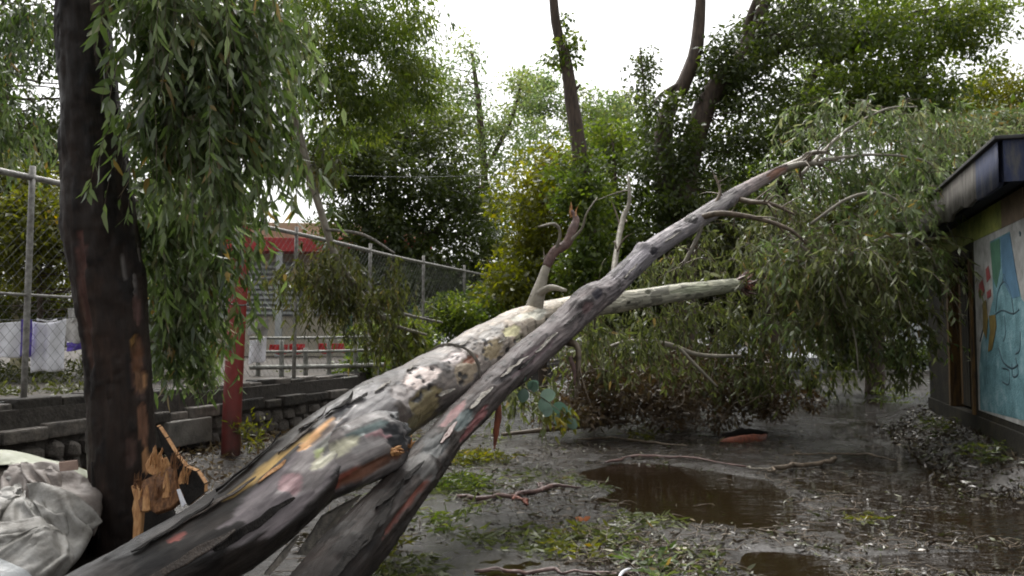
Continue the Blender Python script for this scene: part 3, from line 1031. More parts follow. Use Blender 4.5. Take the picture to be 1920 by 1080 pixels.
DA0, DA1 = 2.52, 4.15            # doorway along the wall
WT = 3.17                        # wall top
PZ = 0.56                        # plinth top
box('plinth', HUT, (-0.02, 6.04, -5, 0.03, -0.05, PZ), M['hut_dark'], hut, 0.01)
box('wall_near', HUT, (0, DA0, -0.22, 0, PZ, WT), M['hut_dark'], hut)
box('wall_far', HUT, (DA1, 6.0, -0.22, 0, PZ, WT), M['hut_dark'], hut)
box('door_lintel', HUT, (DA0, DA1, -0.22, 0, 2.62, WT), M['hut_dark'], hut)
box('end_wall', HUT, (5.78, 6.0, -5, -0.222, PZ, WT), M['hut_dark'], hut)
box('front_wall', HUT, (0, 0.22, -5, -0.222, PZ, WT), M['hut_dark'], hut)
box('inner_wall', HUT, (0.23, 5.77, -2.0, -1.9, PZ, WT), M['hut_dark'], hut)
box('green_band', HUT, (0.9, 6.0, 0.0, 0.012, 2.84, 3.165), M['hut_green'], hut)
box('brown_panel', HUT, (-0.004, 0.895, 0.0, 0.012, 2.84, 3.165), mat_plain('brown_panel', (0.12, 0.085, 0.055), rough=0.8), hut)
# door frame and half open plank door
box('door_jamb', HUT, (DA0, DA0 + 0.10, -0.20, 0.035, PZ, 2.62), M['ochre'], hut, 0.008)
box('door_jamb', HUT, (DA1 - 0.12, DA1, -0.20, 0.035, PZ, 2.62), M['ochre'], hut, 0.008)
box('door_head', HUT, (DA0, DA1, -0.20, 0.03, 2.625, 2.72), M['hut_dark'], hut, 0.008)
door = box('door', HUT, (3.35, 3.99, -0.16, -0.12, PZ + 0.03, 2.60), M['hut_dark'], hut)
for k in range(4):
    a0 = 3.36 + k * 0.158
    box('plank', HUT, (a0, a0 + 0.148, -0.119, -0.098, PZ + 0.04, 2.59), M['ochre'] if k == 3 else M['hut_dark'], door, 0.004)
# roof slab with a ragged lower edge on its fascia
roof = box('roof_slab', HUT, (-0.52, 6.4, -5.2, 0.31, 3.24, 3.54), M['hut_soffit'], hut, 0.02)
box('soffit_beam', HUT, (-0.40, 6.2, 0.06, 0.20, 3.175, 3.238), M['navy'], hut)


def fascia(name, a0, a1, mat, seed, zt=3.56, zb=3.13, amp=0.08):
    n = max(4, int((a1 - a0) / 0.07))
    A = np.linspace(a0, a1, n)
    low = zb + amp * fbm(A * 3, A * 0 + seed, seed, 3) - 0.03 * (vnoise(A * 1.3, A * 0, seed + 4) > 0.18)
    prof = [(0.312, zt), (0.36, zt - 0.01), (0.36, None), (0.312, None)]
    X = np.zeros((n, 5, 3))
    for k in range(5):
        b_, z_ = prof[k % 4]
        X[:, k, 0] = HO.x + YU.x * A + YN.x * b_
        X[:, k, 1] = HO.y + YU.y * A + YN.y * b_
        X[:, k, 2] = z_ if z_ is not None else low
    return link(name, grid_mesh(name, X, mat, False), roof)


fascia('fascia_painted', -0.57, 0.42, M['hut_blue'], 3, amp=0.02)
fascia('fascia_bare', 0.425, 6.45, M['hut_grey'], 5)
box('fascia_front', HUT, (-0.57, -0.522, -5.2, 0.311, 3.14, 3.56), M['hut_blue'], roof)
box('roof_edge', HUT, (-0.62, 6.5, -5.2, 0.40, 3.562, 3.60), M['hut_soffit'], roof, 0.01)


def on_wall(px, py, b=0.0):
    """Where the line of sight through a photo pixel meets the hut's long wall, b metres proud of it."""
    u = Vector(P(px, py, 1.0)) - Vector((0, 0, EYE))
    o = HO + YN * b - Vector((0, 0, EYE))
    t = o.dot(YN) / u.dot(YN)
    return Vector((0, 0, EYE)) + u * t


def wall_patch(name, pts, b, mat, parent):
    pp = []
    for i, (x, y) in enumerate(pts):
        pp.append(on_wall(x, y, b))
    return slab(name, pp, YN * -0.0022, mat, parent)


mural = box('mural_panel', HUT, (0.0, 2.36, 0.0, 0.006, PZ + 0.08, 2.838), M['mural_white'], hut)
wall_patch('teal_field', [(1856, 453), (1893, 434), (1902, 500), (1915, 560), (1926, 575), (1926, 790), (1838, 768), (1836, 690), (1840, 640), (1850, 610), (1862, 560), (1860, 500)], 0.009, M['mural_teal'], mural)
wall_patch('green_field', [(1856, 456), (1874, 447), (1876, 500), (1868, 540), (1861, 520)], 0.0115, M['mural_green'], mural)
wall_patch('blue_field', [(1876, 446), (1893, 437), (1903, 500), (1912, 555), (1898, 560), (1882, 530), (1878, 500)], 0.0115, M['mural_blue'], mural)
for pts in ([(1836, 532), (1842, 524), (1846, 545), (1841, 556), (1834, 548)], [(1848, 505), (1853, 498), (1857, 520), (1850, 530)], [(1850, 548), (1857, 542), (1858, 555), (1851, 560)]):
    wall_patch('red_flower', pts, 0.0115, M['mural_red'], mural)
for pts in ([(1842, 568), (1848, 562), (1852, 600), (1849, 636), (1843, 620)], [(1854, 592), (1866, 590), (1868, 612), (1860, 655), (1852, 660), (1856, 620)]):
    wall_patch('ochre_figure', pts, 0.0140, M['mural_ochre'], mural)


def stroke(pts, r=0.018):
    pp = [on_wall(x, y, 0.004) for x, y in pts]
    me_pts = [p for p in pp]
    V, s, *_ = tube_geo(me_pts, [r] * len(pp), 18, 6)
    c = V.mean(1, keepdims=True)
    W = V - c
    k = np.array(YN)
    W = W - (W @ k)[..., None] * k * 0.55
    return link('painted_line', tube_mesh('painted_line', c + W, M['mural_dark']), mural)


stroke([(1868, 585), (1872, 548), (1883, 528), (1895, 545), (1902, 590)], 0.02)
stroke([(1881, 528), (1883, 514), (1888, 528)], 0.02)
stroke([(1866, 590), (1880, 582), (1900, 588), (1912, 580)], 0.018)
stroke([(1884, 590), (1886, 625), (1882, 640)], 0.018)
stroke([(1838, 640), (1846, 602), (1842, 572)], 0.018)
stroke([(1872, 650), (1882, 678), (1898, 690), (1910, 684)], 0.02)
stroke([(1914, 620), (1913, 655), (1905, 664)], 0.02)
stroke([(1905, 668), (1910, 700), (1900, 705), (1898, 680)], 0.02)
stroke([(1880, 690), (1893, 695), (1892, 720), (1880, 716)], 0.018)
stroke([(1851, 640), (1850, 690), (1853, 720)], 0.014)
stroke([(1912, 436), (1914, 438), (1913, 441)], 0.022)

# ------------------------------------------------------------------ parked car and far pale wall, both half hidden by leaves
def build_car(px, d, label):
    c = P(px, 640, d)
    base = Vector((c.x, d, 0.02))
    car = empty('parked_car', base, label, 'car')
    paint = mat_plain('car_paint', (0.42, 0.43, 0.46), rough=0.25, var=0.05)
    glass = mat_plain('car_glass', (0.02, 0.025, 0.03), rough=0.06, var=0.1)
    rubber = mat_plain('car_rubber', (0.015, 0.015, 0.015), rough=0.8)
    prof = [(0.0, 0.45), (0.02, 0.75), (0.10, 0.95), (1.05, 1.08), (1.55, 1.62), (2.2, 1.72), (3.6, 1.68), (4.25, 1.10), (4.35, 0.5), (4.3, 0.32), (0.05, 0.30)]
    bm = bmesh.new()
    rings = []
    for xw, inset in ((-0.88, 0.10), (-0.86, 0.0), (0.86, 0.0), (0.88, 0.10)):
        ring = []
        for (yy, zz) in prof:
            k = xw * (0.80 if zz > 1.3 else 1.0)
            ring.append(bm.verts.new(base + Vector((k, yy + (0.0 if inset == 0 else 0.03), zz - inset * 0.2))))
        rings.append(ring)
    nn = len(prof)
    for a_, b_ in zip(rings[:-1], rings[1:]):
        for i in range(nn):
            bm.faces.new((a_[i], a_[(i + 1) % nn], b_[(i + 1) % nn], b_[i]))
    bm.faces.new(rings[0][::-1])
    bm.faces.new(rings[-1])
    bmesh.ops.recalc_face_normals(bm, faces=bm.faces)
    me = bpy.data.meshes.new('body')
    bm.to_mesh(me)
    bm.free()
    me.materials.append(paint)
    link('body', me, car)
    slab('windscreen', [base + Vector(v) for v in ((-0.66, 1.08, 1.12), (0.66, 1.08, 1.12), (0.58, 1.50, 1.575), (-0.58, 1.50, 1.575))], Vector((0, -0.02, 0.02)), glass, car)
    for sx in (-1, 1):
        slab('side_window', [base + Vector((sx * 0.76, yy, zz)) for yy, zz in ((1.45, 1.15), (3.7, 1.15), (3.4, 1.55), (1.75, 1.55))], Vector((sx * 0.06, 0, 0)), glass, car)
        slab('headlight', [base + Vector((sx * x, -0.01, z)) for x, z in ((0.5, 0.72), (0.8, 0.74), (0.8, 0.86), (0.52, 0.84))], Vector((0, -0.03, 0)), mat_plain('lamp_glass', (0.6, 0.6, 0.62), rough=0.1, var=0.05), car)
        for yy in (0.8, 3.5):
            w = tube('wheel', [base + Vector((sx * 0.70, yy, 0.32)), base + Vector((sx * 0.90, yy, 0.32))], [0.33, 0.33], rubber, car, 3, 18, 0)
            tube('rim', [base + Vector((sx * 0.88, yy, 0.32)), base + Vector((sx * 0.915, yy, 0.32))], [0.19, 0.17], M['pipe'], w, 3, 12, 0)
    box('bumper', (base, Vector((1, 0, 0)), Vector((0, 1, 0))), (-0.84, 0.84, -0.08, 0.06, 0.34, 0.56), M['grey_wall'], car, 0.03)
    box('grille', (base, Vector((1, 0, 0)), Vector((0, 1, 0))), (-0.4, 0.4, -0.03, 0.05, 0.62, 0.86), rubber, car, 0.02)
    return car


build_car(1485, 25.0, 'silver grey car parked behind the fallen branches near the far kerb')
bw = box('boundary_wall', (P(1672, 640, 39), Vector((1, 0.05, 0)), Vector((-0.05, 1, 0))), (0, 2.6, 0, 0.25, -1.7, 0.9), M['white_wall'], None, 0.02)
tag(bw, 'short white wall at the far end of the yard beside the hut', 'wall')
kerb = box('far_kerb', (Vector((3, 36, 0)), Vector((1, 0.02, 0)), Vector((-0.02, 1, 0))), (-2, 20, 0, 0.25, -0.02, 0.14), M['concrete'], None, 0.02, 'structure')

# ================================================================== FALLEN TRUNKS
def paint_trunk(V, s, ang, R, base_fn, patches, relief=0.006, seed=0):
    """Colour and relief of peeled bark. Patches: (px, py, along m, around m, colour, strength)."""
    n, m = V.shape[:2]
    colr = base_fn(s)[:, None, :] * np.ones((n, m, 1))
    S = np.repeat(s[:, None], m, 1)
    arcl = np.repeat(ang[None, :], n, 0) * R
    # mottling of the bark itself
    mot = fbm(S * 2.4 + seed, arcl * 6.0, seed + 1, 4)
    colr = colr * (1 + 0.40 * mot)[..., None]
    pix, dep = project(V.reshape(-1, 3))
    pix, dep = pix.reshape(n, m, 2), dep.reshape(n, m)
    disp = np.zeros((n, m))
    # flakes that have come away, darker scales that still cling, and long cracks
    cl_, sn_ = np.cos(ang)[None, :] * R, np.sin(ang)[None, :] * R
    fl = fbm(S * 5.0 + 3.3 * cl_, arcl * 11.0, seed + 31, 4)
    pale = smooth(0.24, 0.30, fl)
    scale_ = smooth(0.26, 0.31, -fl)
    colr = colr * (1 + 0.45 * pale[..., None] * np.array([1.0, 0.93, 0.86])) * (1 - 0.55 * scale_)[..., None]
    crack = 1 - smooth(0.0, 0.05, np.abs(fbm(S * 1.6, arcl * 13.0, seed + 51, 3)))
    crack = crack * smooth(-0.05, 0.2, vnoise(S * 1.9, arcl * 4.0, seed + 61))
    disp += relief * (0.6 * scale_ - 0.4 * pale - 1.5 * crack)
    wob1 = 1.15 * fbm(S * 3.2, arcl * 17.0, seed + 5, 4)
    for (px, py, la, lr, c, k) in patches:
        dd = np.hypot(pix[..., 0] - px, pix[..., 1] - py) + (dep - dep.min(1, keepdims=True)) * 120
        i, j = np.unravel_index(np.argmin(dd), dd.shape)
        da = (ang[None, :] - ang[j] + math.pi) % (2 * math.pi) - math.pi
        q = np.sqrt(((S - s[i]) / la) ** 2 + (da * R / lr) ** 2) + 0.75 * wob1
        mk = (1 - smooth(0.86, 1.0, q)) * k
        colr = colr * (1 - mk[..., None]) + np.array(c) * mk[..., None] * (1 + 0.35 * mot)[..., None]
        disp -= relief * mk * (1 if k > 0.5 else 0)
    return np.clip(colr, 0.004, 0.9), disp


def grad(stops):
    xs = [a for a, c in stops]
    cs = np.array([c for a, c in stops])
    return lambda s: np.stack([np.interp(s / s[-1], xs, cs[:, k]) for k in range(3)], -1)


fallen = empty('fallen_tree', P(60, 1190, 4.2), 'fallen pale eucalyptus trunk with peeling patched bark lying across the yard', 'tree')
T1 = [(20, 1235, 4.15, 82), (196, 1136, 4.4, 82), (435, 996, 4.75, 80), (572, 882, 5.2, 75), (678, 796, 5.8, 68), (733, 763, 6.3, 62), (830, 709, 7.2, 54), (897, 664, 8.0, 48),
      (965, 624, 9.0, 41), (1015, 600, 9.6, 33), (1062, 583, 10.0, 26), (1120, 571, 10.4, 21), (1200, 560, 11.0, 18.5), (1290, 546, 11.5, 16), (1360, 537, 12.0, 13), (1395, 534, 12.3, 11)]
pts, rad = px_path(T1)
V, s, ang, R, nrm, cl = tube_geo(pts, rad, 640, 112, 0.09, 2.4, 1, 0.02)
T1C = cl
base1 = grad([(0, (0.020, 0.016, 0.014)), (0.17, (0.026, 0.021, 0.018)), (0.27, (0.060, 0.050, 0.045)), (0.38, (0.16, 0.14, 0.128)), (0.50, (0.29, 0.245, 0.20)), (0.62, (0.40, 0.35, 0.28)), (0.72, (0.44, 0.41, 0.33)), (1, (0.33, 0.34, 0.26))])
patch1 = [
    (560, 885, 0.42, 0.15, (0.25, 0.215, 0.22), 0.9), (610, 850, 0.30, 0.10, (0.29, 0.26, 0.25), 0.8),
    (600, 806, 0.30, 0.030, (0.78, 0.44, 0.20), 1.0), (545, 842, 0.25, 0.028, (0.55, 0.36, 0.14), 1.0), (480, 892, 0.26, 0.034, (0.44, 0.29, 0.10), 1.0),
    (632, 826, 0.16, 0.045, (0.42, 0.46, 0.22), 1.0), (622, 850, 0.13, 0.04, (0.60, 0.57, 0.44), 1.0),
    (547, 905, 0.06, 0.06, (0.48, 0.30, 0.31), 0.9), (330, 1010, 0.05, 0.02, (0.35, 0.12, 0.10), 0.9),
    (690, 770, 0.40, 0.20, (0.155, 0.145, 0.145), 0.9), (640, 770, 0.10, 0.04, (0.03, 0.03, 0.035), 0.9), (600, 775, 0.18, 0.025, (0.03, 0.03, 0.035), 0.9),
    (790, 705, 0.36, 0.085, (0.62, 0.52, 0.48), 1.0), (760, 735, 0.20, 0.10, (0.30, 0.27, 0.26), 0.8),
    (800, 770, 0.30, 0.15, (0.20, 0.165, 0.085), 1.0), (770, 800, 0.18, 0.10, (0.17, 0.15, 0.085), 0.9),
    (860, 668, 0.26, 0.06, (0.52, 0.45, 0.43), 1.0), (880, 690, 0.26, 0.10, (0.24, 0.19, 0.13), 0.9), (887, 672, 0.13, 0.045, (0.22, 0.09, 0.05), 1.0),
    (912, 672, 0.07, 0.03, (0.03, 0.03, 0.03), 1.0), (925, 655, 0.26, 0.08, (0.26, 0.205, 0.12), 1.0), (962, 617, 0.24, 0.075, (0.62, 0.58, 0.34), 1.0),
    (975, 634, 0.13, 0.04, (0.50, 0.48, 0.33), 1.0), (980, 592, 0.35, 0.05, (0.56, 0.55, 0.47), 0.8), (920, 625, 0.5, 0.05, (0.40, 0.38, 0.36), 0.7),
    (795, 712, 0.035, 0.02, (0.04, 0.03, 0.03), 1.0), (776, 720, 0.04, 0.012, (0.04, 0.03, 0.03), 1.0),
    (1010, 585, 0.2, 0.06, (0.55, 0.54, 0.46), 0.9), (1130, 562, 0.5, 0.08, (0.52, 0.50, 0.40), 0.8), (1180, 568, 0.06, 0.02, (0.05, 0.045, 0.03), 1), (1215, 548, 0.05, 0.03, (0.08, 0.08, 0.05), 1),
    (1300, 540, 0.4, 0.06, (0.40, 0.42, 0.30), 0.8)]
rk = random.Random(77)
for k_ in range(46):      # knots and scars
    t_ = rk.choice([rk.uniform(0.0, 1.0), rk.uniform(0.25, 0.5)])
    q_ = project(cl[int(120 + t_ * 380)][None, :])[0][0]
    patch1.append((q_[0] + rk.uniform(-30, 30), q_[1] + rk.uniform(-45, 25), rk.uniform(0.02, 0.06), rk.uniform(0.010, 0.022), rk.choice([(0.03, 0.027, 0.027), (0.05, 0.035, 0.03), (0.02, 0.02, 0.022)]), 1.0))
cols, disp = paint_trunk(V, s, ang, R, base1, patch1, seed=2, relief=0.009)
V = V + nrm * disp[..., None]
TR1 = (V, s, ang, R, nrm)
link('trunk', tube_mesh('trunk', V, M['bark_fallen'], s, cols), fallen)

# swollen stub of a torn limb low on the trunk
ST = [(500, 955, 5.16, 40), (580, 898, 5.22, 56), (650, 860, 5.32, 62), (706, 834, 5.42, 58), (738, 822, 5.50, 50), (754, 816, 5.53, 40)]
pts, rad = px_path(ST)
V, s, ang, R, nrm, cl = tube_geo(pts, rad, 120, 64, 0.10, 4, 5, 0.025)
base2 = grad([(0, (0.03, 0.028, 0.028)), (0.35, (0.06, 0.052, 0.05)), (0.6, (0.16, 0.14, 0.135)), (0.85, (0.17, 0.155, 0.15)), (1, (0.03, 0.032, 0.036))])
patch2 = [(600, 880, 0.28, 0.10, (0.24, 0.205, 0.21), 0.9), (660, 850, 0.22, 0.09, (0.27, 0.24, 0.23), 0.9), (640, 905, 0.30, 0.05, (0.20, 0.05, 0.028), 0.9),
          (715, 812, 0.08, 0.05, (0.34, 0.18, 0.19), 0.9), (700, 880, 0.24, 0.05, (0.13, 0.055, 0.03), 0.9), (690, 800, 0.12, 0.03, (0.12, 0.17, 0.165), 0.9), (735, 800, 0.04, 0.04, (0.015, 0.015, 0.018), 1),
          (625, 846, 0.15, 0.05, (0.60, 0.57, 0.42), 1.0), (690, 830, 0.10, 0.04, (0.30, 0.28, 0.27), 0.9), (745, 830, 0.05, 0.05, (0.012, 0.012, 0.014), 1)]
cols, disp = paint_trunk(V, s, ang, R, base2, patch2, seed=4, relief=0.009)
V = V + nrm * disp[..., None]
axis_ = unit(cl[-1] - cl[-20])
rag = np.array([0.10 * fbm(np.array([3.0 * math.cos(t)]), np.array([3.0 * math.sin(t)]), 17, 3)[0] + 0.05 * fbm(np.array([9.0 * math.cos(t)]), np.array([9.0 * math.sin(t)]), 19, 2)[0] for t in ang])
V = V + (smooth(s[-1] - 0.16, s[-1], s)[:, None] * rag[None, :])[..., None] * axis_
link('limb_stub', tube_mesh('limb_stub', V, M['bark_fallen'], s, cols), fallen)
r_ = random.Random(3)


def splinters(name, px, py, d, n, L, parent, mat, dirn=(1, 0, 0.2), spread=0.6, w=0.012, seed=0):
    rr = random.Random(seed)
    specs = []
    o = P(px, py, d)
    for k in range(n):
        dv = Vector(dirn) + Vector((rr.uniform(-1, 1), rr.uniform(-1, 1), rr.uniform(-1, 1))) * spread
        dv.normalize()
        a_ = o + Vector((rr.uniform(-1, 1), rr.uniform(-1, 1), rr.uniform(-1, 1))) * L * 0.25
        le = L * rr.uniform(0.4, 1.0)
        specs.append(([a_, a_ + dv * le * 0.5 + Vector((0, 0, rr.uniform(-0.1, 0.1) * le)), a_ + dv * le], [w, w * 0.8, 0.001], 5, 4))
    v, q = join_tubes(specs)
    return link(name, quads_np(name, v, q, mat), parent, 'stuff')


splinters('torn_wood', 738, 848, 5.28, 12, 0.07, fallen, M['wood_raw'], (0.9, -0.2, 0.2), 0.25, 0.014, 4)
splinters('torn_wood', 764, 836, 5.42, 10, 0.07, fallen, M['wood_raw'], (0.5, -0.1, 0.9), 0.3, 0.009, 5)
splinters('torn_limb_end', 1386, 533, 12.2, 30, 0.30, fallen, M['bark_pink'], (0.9, -0.2, 0.1), 0.7, 0.022, 6)
splinters('torn_limb_fibre', 1392, 530, 12.2, 16, 0.26, fallen, M['bark_red'], (0.8, -0.2, 0.3), 0.8, 0.012, 7)

# the bark strap round the trunk and loose bark on it
k0 = int(np.argmin(np.abs(project(T1C)[0][:, 0] - 845)))
tdir = Vector(T1C[k0 + 3] - T1C[k0 - 3]).normalized()
upv = (Vector((0, 0, 1)) - tdir * tdir.z).normalized()
sdv = tdir.cross(upv)
rr0 = 54 * 7.25 / FPX
strap = []
for t in np.linspace(-1.0, 2.4, 12):
    strap.append(Vector(T1C[k0]) + (upv * math.cos(t) + sdv * math.sin(t)) * (rr0 * 1.04) + tdir * (0.05 * math.sin(t * 1.3) - 0.02))

def find_on(TR, px, py):
    V_ = TR[0]
    pix, dep = project(V_.reshape(-1, 3))
    n_, m_ = V_.shape[:2]
    dep = dep.reshape(n_, m_)
    dd = np.hypot(pix[:, 0] - px, pix[:, 1] - py).reshape(n_, m_) + (dep - dep.min(1, keepdims=True)) * 120
    return np.unravel_index(np.argmin(dd), dd.shape)


def peel(TR, px, py, L, W, mat, parent, lift=0.02, seed=0, skew=0.0):
    """A strip of bark that still lies along the trunk, its edges curling away."""
    V_, s_, ang_, R_, nrm_ = TR
    i0, j0 = find_on(TR, px, py)
    n_, m_ = V_.shape[:2]
    ds = s_[1] - s_[0]
    ni = max(6, int(L / ds))
    dj = 2 * math.pi * R_[i0, j0] / m_
    nj = max(2, int(W / dj))
    rr = random.Random(seed)
    rows = []
    for k in range(ni):
        t = k / (ni - 1)
        wj = (0.25 + 0.75 * math.sin(math.pi * min(1, max(0, t))) ** 0.5) * (1 + 0.5 * noise.noise(Vector((k * 0.22, seed * 3.3, 0))))
        row = []
        i = min(n_ - 1, max(0, i0 - ni // 2 + k))
        for u in np.linspace(-1, 1, 7):
            jf = j0 + u * wj * nj / 2 + skew * (t - 0.5) * nj + 1.2 * noise.noise(Vector((k * 0.16, seed * 1.9, 3)))
            ja, fr = int(math.floor(jf)), jf - math.floor(jf)
            p = V_[i, ja % m_] * (1 - fr) + V_[i, (ja + 1) % m_] * fr
            nn = nrm_[i, ja % m_]
            off = 0.005 + lift * (0.5 + 0.5 * u) ** 2.2 * (0.4 + 0.6 * abs(math.sin(3.1 * t + seed))) + lift * 0.8 * max(0, (t - 0.8) / 0.2) ** 2
            row.append(p + nn * off)
        rows.append(row)
    o = link('peeling_bark', grid_mesh('peeling_bark', np.array(rows), mat), parent)
    md = o.modifiers.new('thickness', 'SOLIDIFY')
    md.thickness = 0.005
    return o


for i, (x, y, L_, W_, mt, lf) in enumerate((
        (470, 870, 0.55, 0.04, 'bark_slab', 0.02), (560, 820, 0.35, 0.04, 'bark_brown', 0.02), (410, 945, 0.5, 0.05, 'bark_brown', 0.018), (330, 990, 0.45, 0.04, 'bark_slab', 0.016),
        (350, 1050, 0.5, 0.05, 'bark_brown', 0.015), (480, 985, 0.45, 0.05, 'bark_slab', 0.014), (640, 762, 0.35, 0.05, 'bark_slab', 0.025), (590, 790, 0.30, 0.035, 'bark_brown', 0.02), (668, 752, 0.22, 0.04, 'bark_slab', 0.02),
        (720, 725, 0.30, 0.03, 'bark_grey', 0.015), (835, 735, 0.25, 0.03, 'bark_grey', 0.015), (870, 645, 0.30, 0.03, 'bark_grey', 0.015), (940, 640, 0.25, 0.03, 'bark_grey', 0.012), (510, 890, 0.22, 0.03, 'wood_raw', 0.012), (775, 690, 0.2, 0.02, 'bark_grey', 0.012))):
    peel(TR1, x, y, L_, W_, M[mt], fallen, lf, i + 1, skew=(i % 3 - 1) * 0.5)

# short broken branch rising from the crotch
UB = [(1000, 590, 9.4, 19), (1008, 556, 9.4, 14), (1018, 520, 9.45, 9), (1028, 490, 9.5, 7)]
pts, rad = px_path(UB)
tube('broken_branch', pts, rad, M['bark_pale'], fallen, 30, 14, 0.15, seed=3)
UB2 = [(1024, 500, 9.48, 8), (1040, 472, 9.5, 9), (1062, 458, 9.5, 9), (1074, 430, 9.52, 9), (1080, 412, 9.55, 7), (1072, 394, 9.55, 2)]
pts, rad = px_path(UB2)
tube('torn_branch_tip', pts, rad, M['bark_pink'], fallen, 34, 12, 0.25, seed=6)
for i, lst in enumerate(([(1040, 474, 9.5, 4), (1050, 440, 9.4, 3), (1040, 420, 9.3, 3), (1010, 425, 9.2, 2)], [(1062, 458, 9.5, 4), (1090, 430, 9.4, 2.5), (1100, 400, 9.3, 2), (1120, 370, 9.3, 1)],
                         [(1000, 560, 9.4, 10), (1030, 540, 9.3, 7), (1062, 545, 9.2, 3)])):
    pts, rad = px_path(lst)
    tube('side_twig', pts, rad, M['bark_pale'], fallen, 16, 6, 0.1, seed=i)

splinters('torn_tip', 1074, 402, 9.55, 14, 0.14, fallen, M['wood_raw'], (-0.1, 0, 1), 0.35, 0.007, 15)
splinters('torn_tip', 1026, 492, 9.5, 12, 0.16, fallen, M['bark_pale'], (0.3, 0, 1), 0.4, 0.008, 16)

# second, darker trunk in front
dark = empty('fallen_dark_trunk', P(560, 1165, 4.4), 'thinner dark grey fallen trunk crossing in front of the pale one', 'tree')
T2 = [(520, 1215, 4.3, 66), (570, 1145, 4.45, 62), (640, 1058, 4.7, 57), (700, 985, 5.05, 52), (760, 915, 5.5, 42), (812, 850, 6.0, 36), (868, 784, 6.7, 32), (930, 722, 7.4, 31), (985, 672, 8.0, 30), (1050, 617, 8.7, 30),
      (1108, 563, 9.2, 29), (1146, 539, 9.5, 23), (1213, 475, 10.2, 19.5), (1303, 416, 10.9, 16.5), (1380, 366, 11.4, 14), (1440, 332, 11.8, 11), (1478, 312, 12.0, 7)]
pts, rad = px_path(T2)
V, s, ang, R, nrm, cl = tube_geo(pts, rad, 560, 88, 0.13, 2.6, 9, 0.05)
T2C = cl
base3 = grad([(0, (0.016, 0.011, 0.009)), (0.20, (0.024, 0.017, 0.014)), (0.34, (0.075, 0.06, 0.058)), (0.45, (0.10, 0.085, 0.085)), (0.55, (0.12, 0.10, 0.10)), (0.65, (0.19, 0.175, 0.185)), (0.85, (0.24, 0.22, 0.225)), (1, (0.22, 0.16, 0.14))])
patch3 = [(775, 935, 0.30, 0.025, (0.15, 0.05, 0.035), 1), (740, 975, 0.2, 0.02, (0.13, 0.04, 0.028), 1), (885, 803, 0.36, 0.028, (0.19, 0.07, 0.07), 1), (905, 770, 0.2, 0.02, (0.18, 0.07, 0.07), 1),
          (865, 790, 0.36, 0.06, (0.10, 0.125, 0.125), 0.9), (850, 775, 0.35, 0.04, (0.22, 0.11, 0.11), 0.8), (1000, 665, 0.5, 0.06, (0.13, 0.095, 0.10), 0.9), (820, 830, 0.3, 0.08, (0.09, 0.095, 0.095), 0.8), (790, 870, 0.15, 0.10, (0.12, 0.115, 0.11), 0.8),
          (950, 700, 0.4, 0.04, (0.055, 0.048, 0.05), 0.9), (1118, 552, 0.10, 0.05, (0.03, 0.026, 0.035), 1), (1100, 580, 0.12, 0.06, (0.14, 0.09, 0.09), 0.9), (1228, 468, 0.10, 0.05, (0.025, 0.022, 0.028), 1), (1175, 518, 0.06, 0.03, (0.05, 0.045, 0.05), 1),
          (1190, 490, 0.6, 0.05, (0.27, 0.25, 0.27), 0.7), (1296, 410, 0.09, 0.09, (0.05, 0.045, 0.045), 1), (1350, 378, 0.5, 0.06, (0.30, 0.28, 0.27), 0.7), (1455, 325, 0.2, 0.06, (0.25, 0.13, 0.09), 0.9)]
cols, disp = paint_trunk(V, s, ang, R, base3, patch3, seed=8, relief=0.010)
for (px, py, hh, la, lr) in ((1202, 462, 0.055, 0.08, 0.08), (1120, 545, 0.03, 0.10, 0.08), (800, 870, 0.04, 0.12, 0.10), (1300, 408, 0.025, 0.08, 0.08), (1092, 565, 0.035, 0.14, 0.1)):
    pix, dep = project(V.reshape(-1, 3))
    dd = (np.hypot(pix[:, 0] - px, pix[:, 1] - py) + 100 * (dep - dep.min())* 0.02).reshape(V.shape[:2])
    i, j = np.unravel_index(np.argmin(dd), dd.shape)
    da = (ang[None, :] - ang[j] + math.pi) % (2 * math.pi) - math.pi
    disp = disp + hh * np.exp(-((s[:, None] - s[i]) / la) ** 2 - (da * R / lr) ** 2)
V = V + nrm * disp[..., None]
TR2 = (V, s, ang, R, nrm)
link('trunk', tube_mesh('trunk', V, M['bark_dark'], s, cols), dark)
TWIGS = []
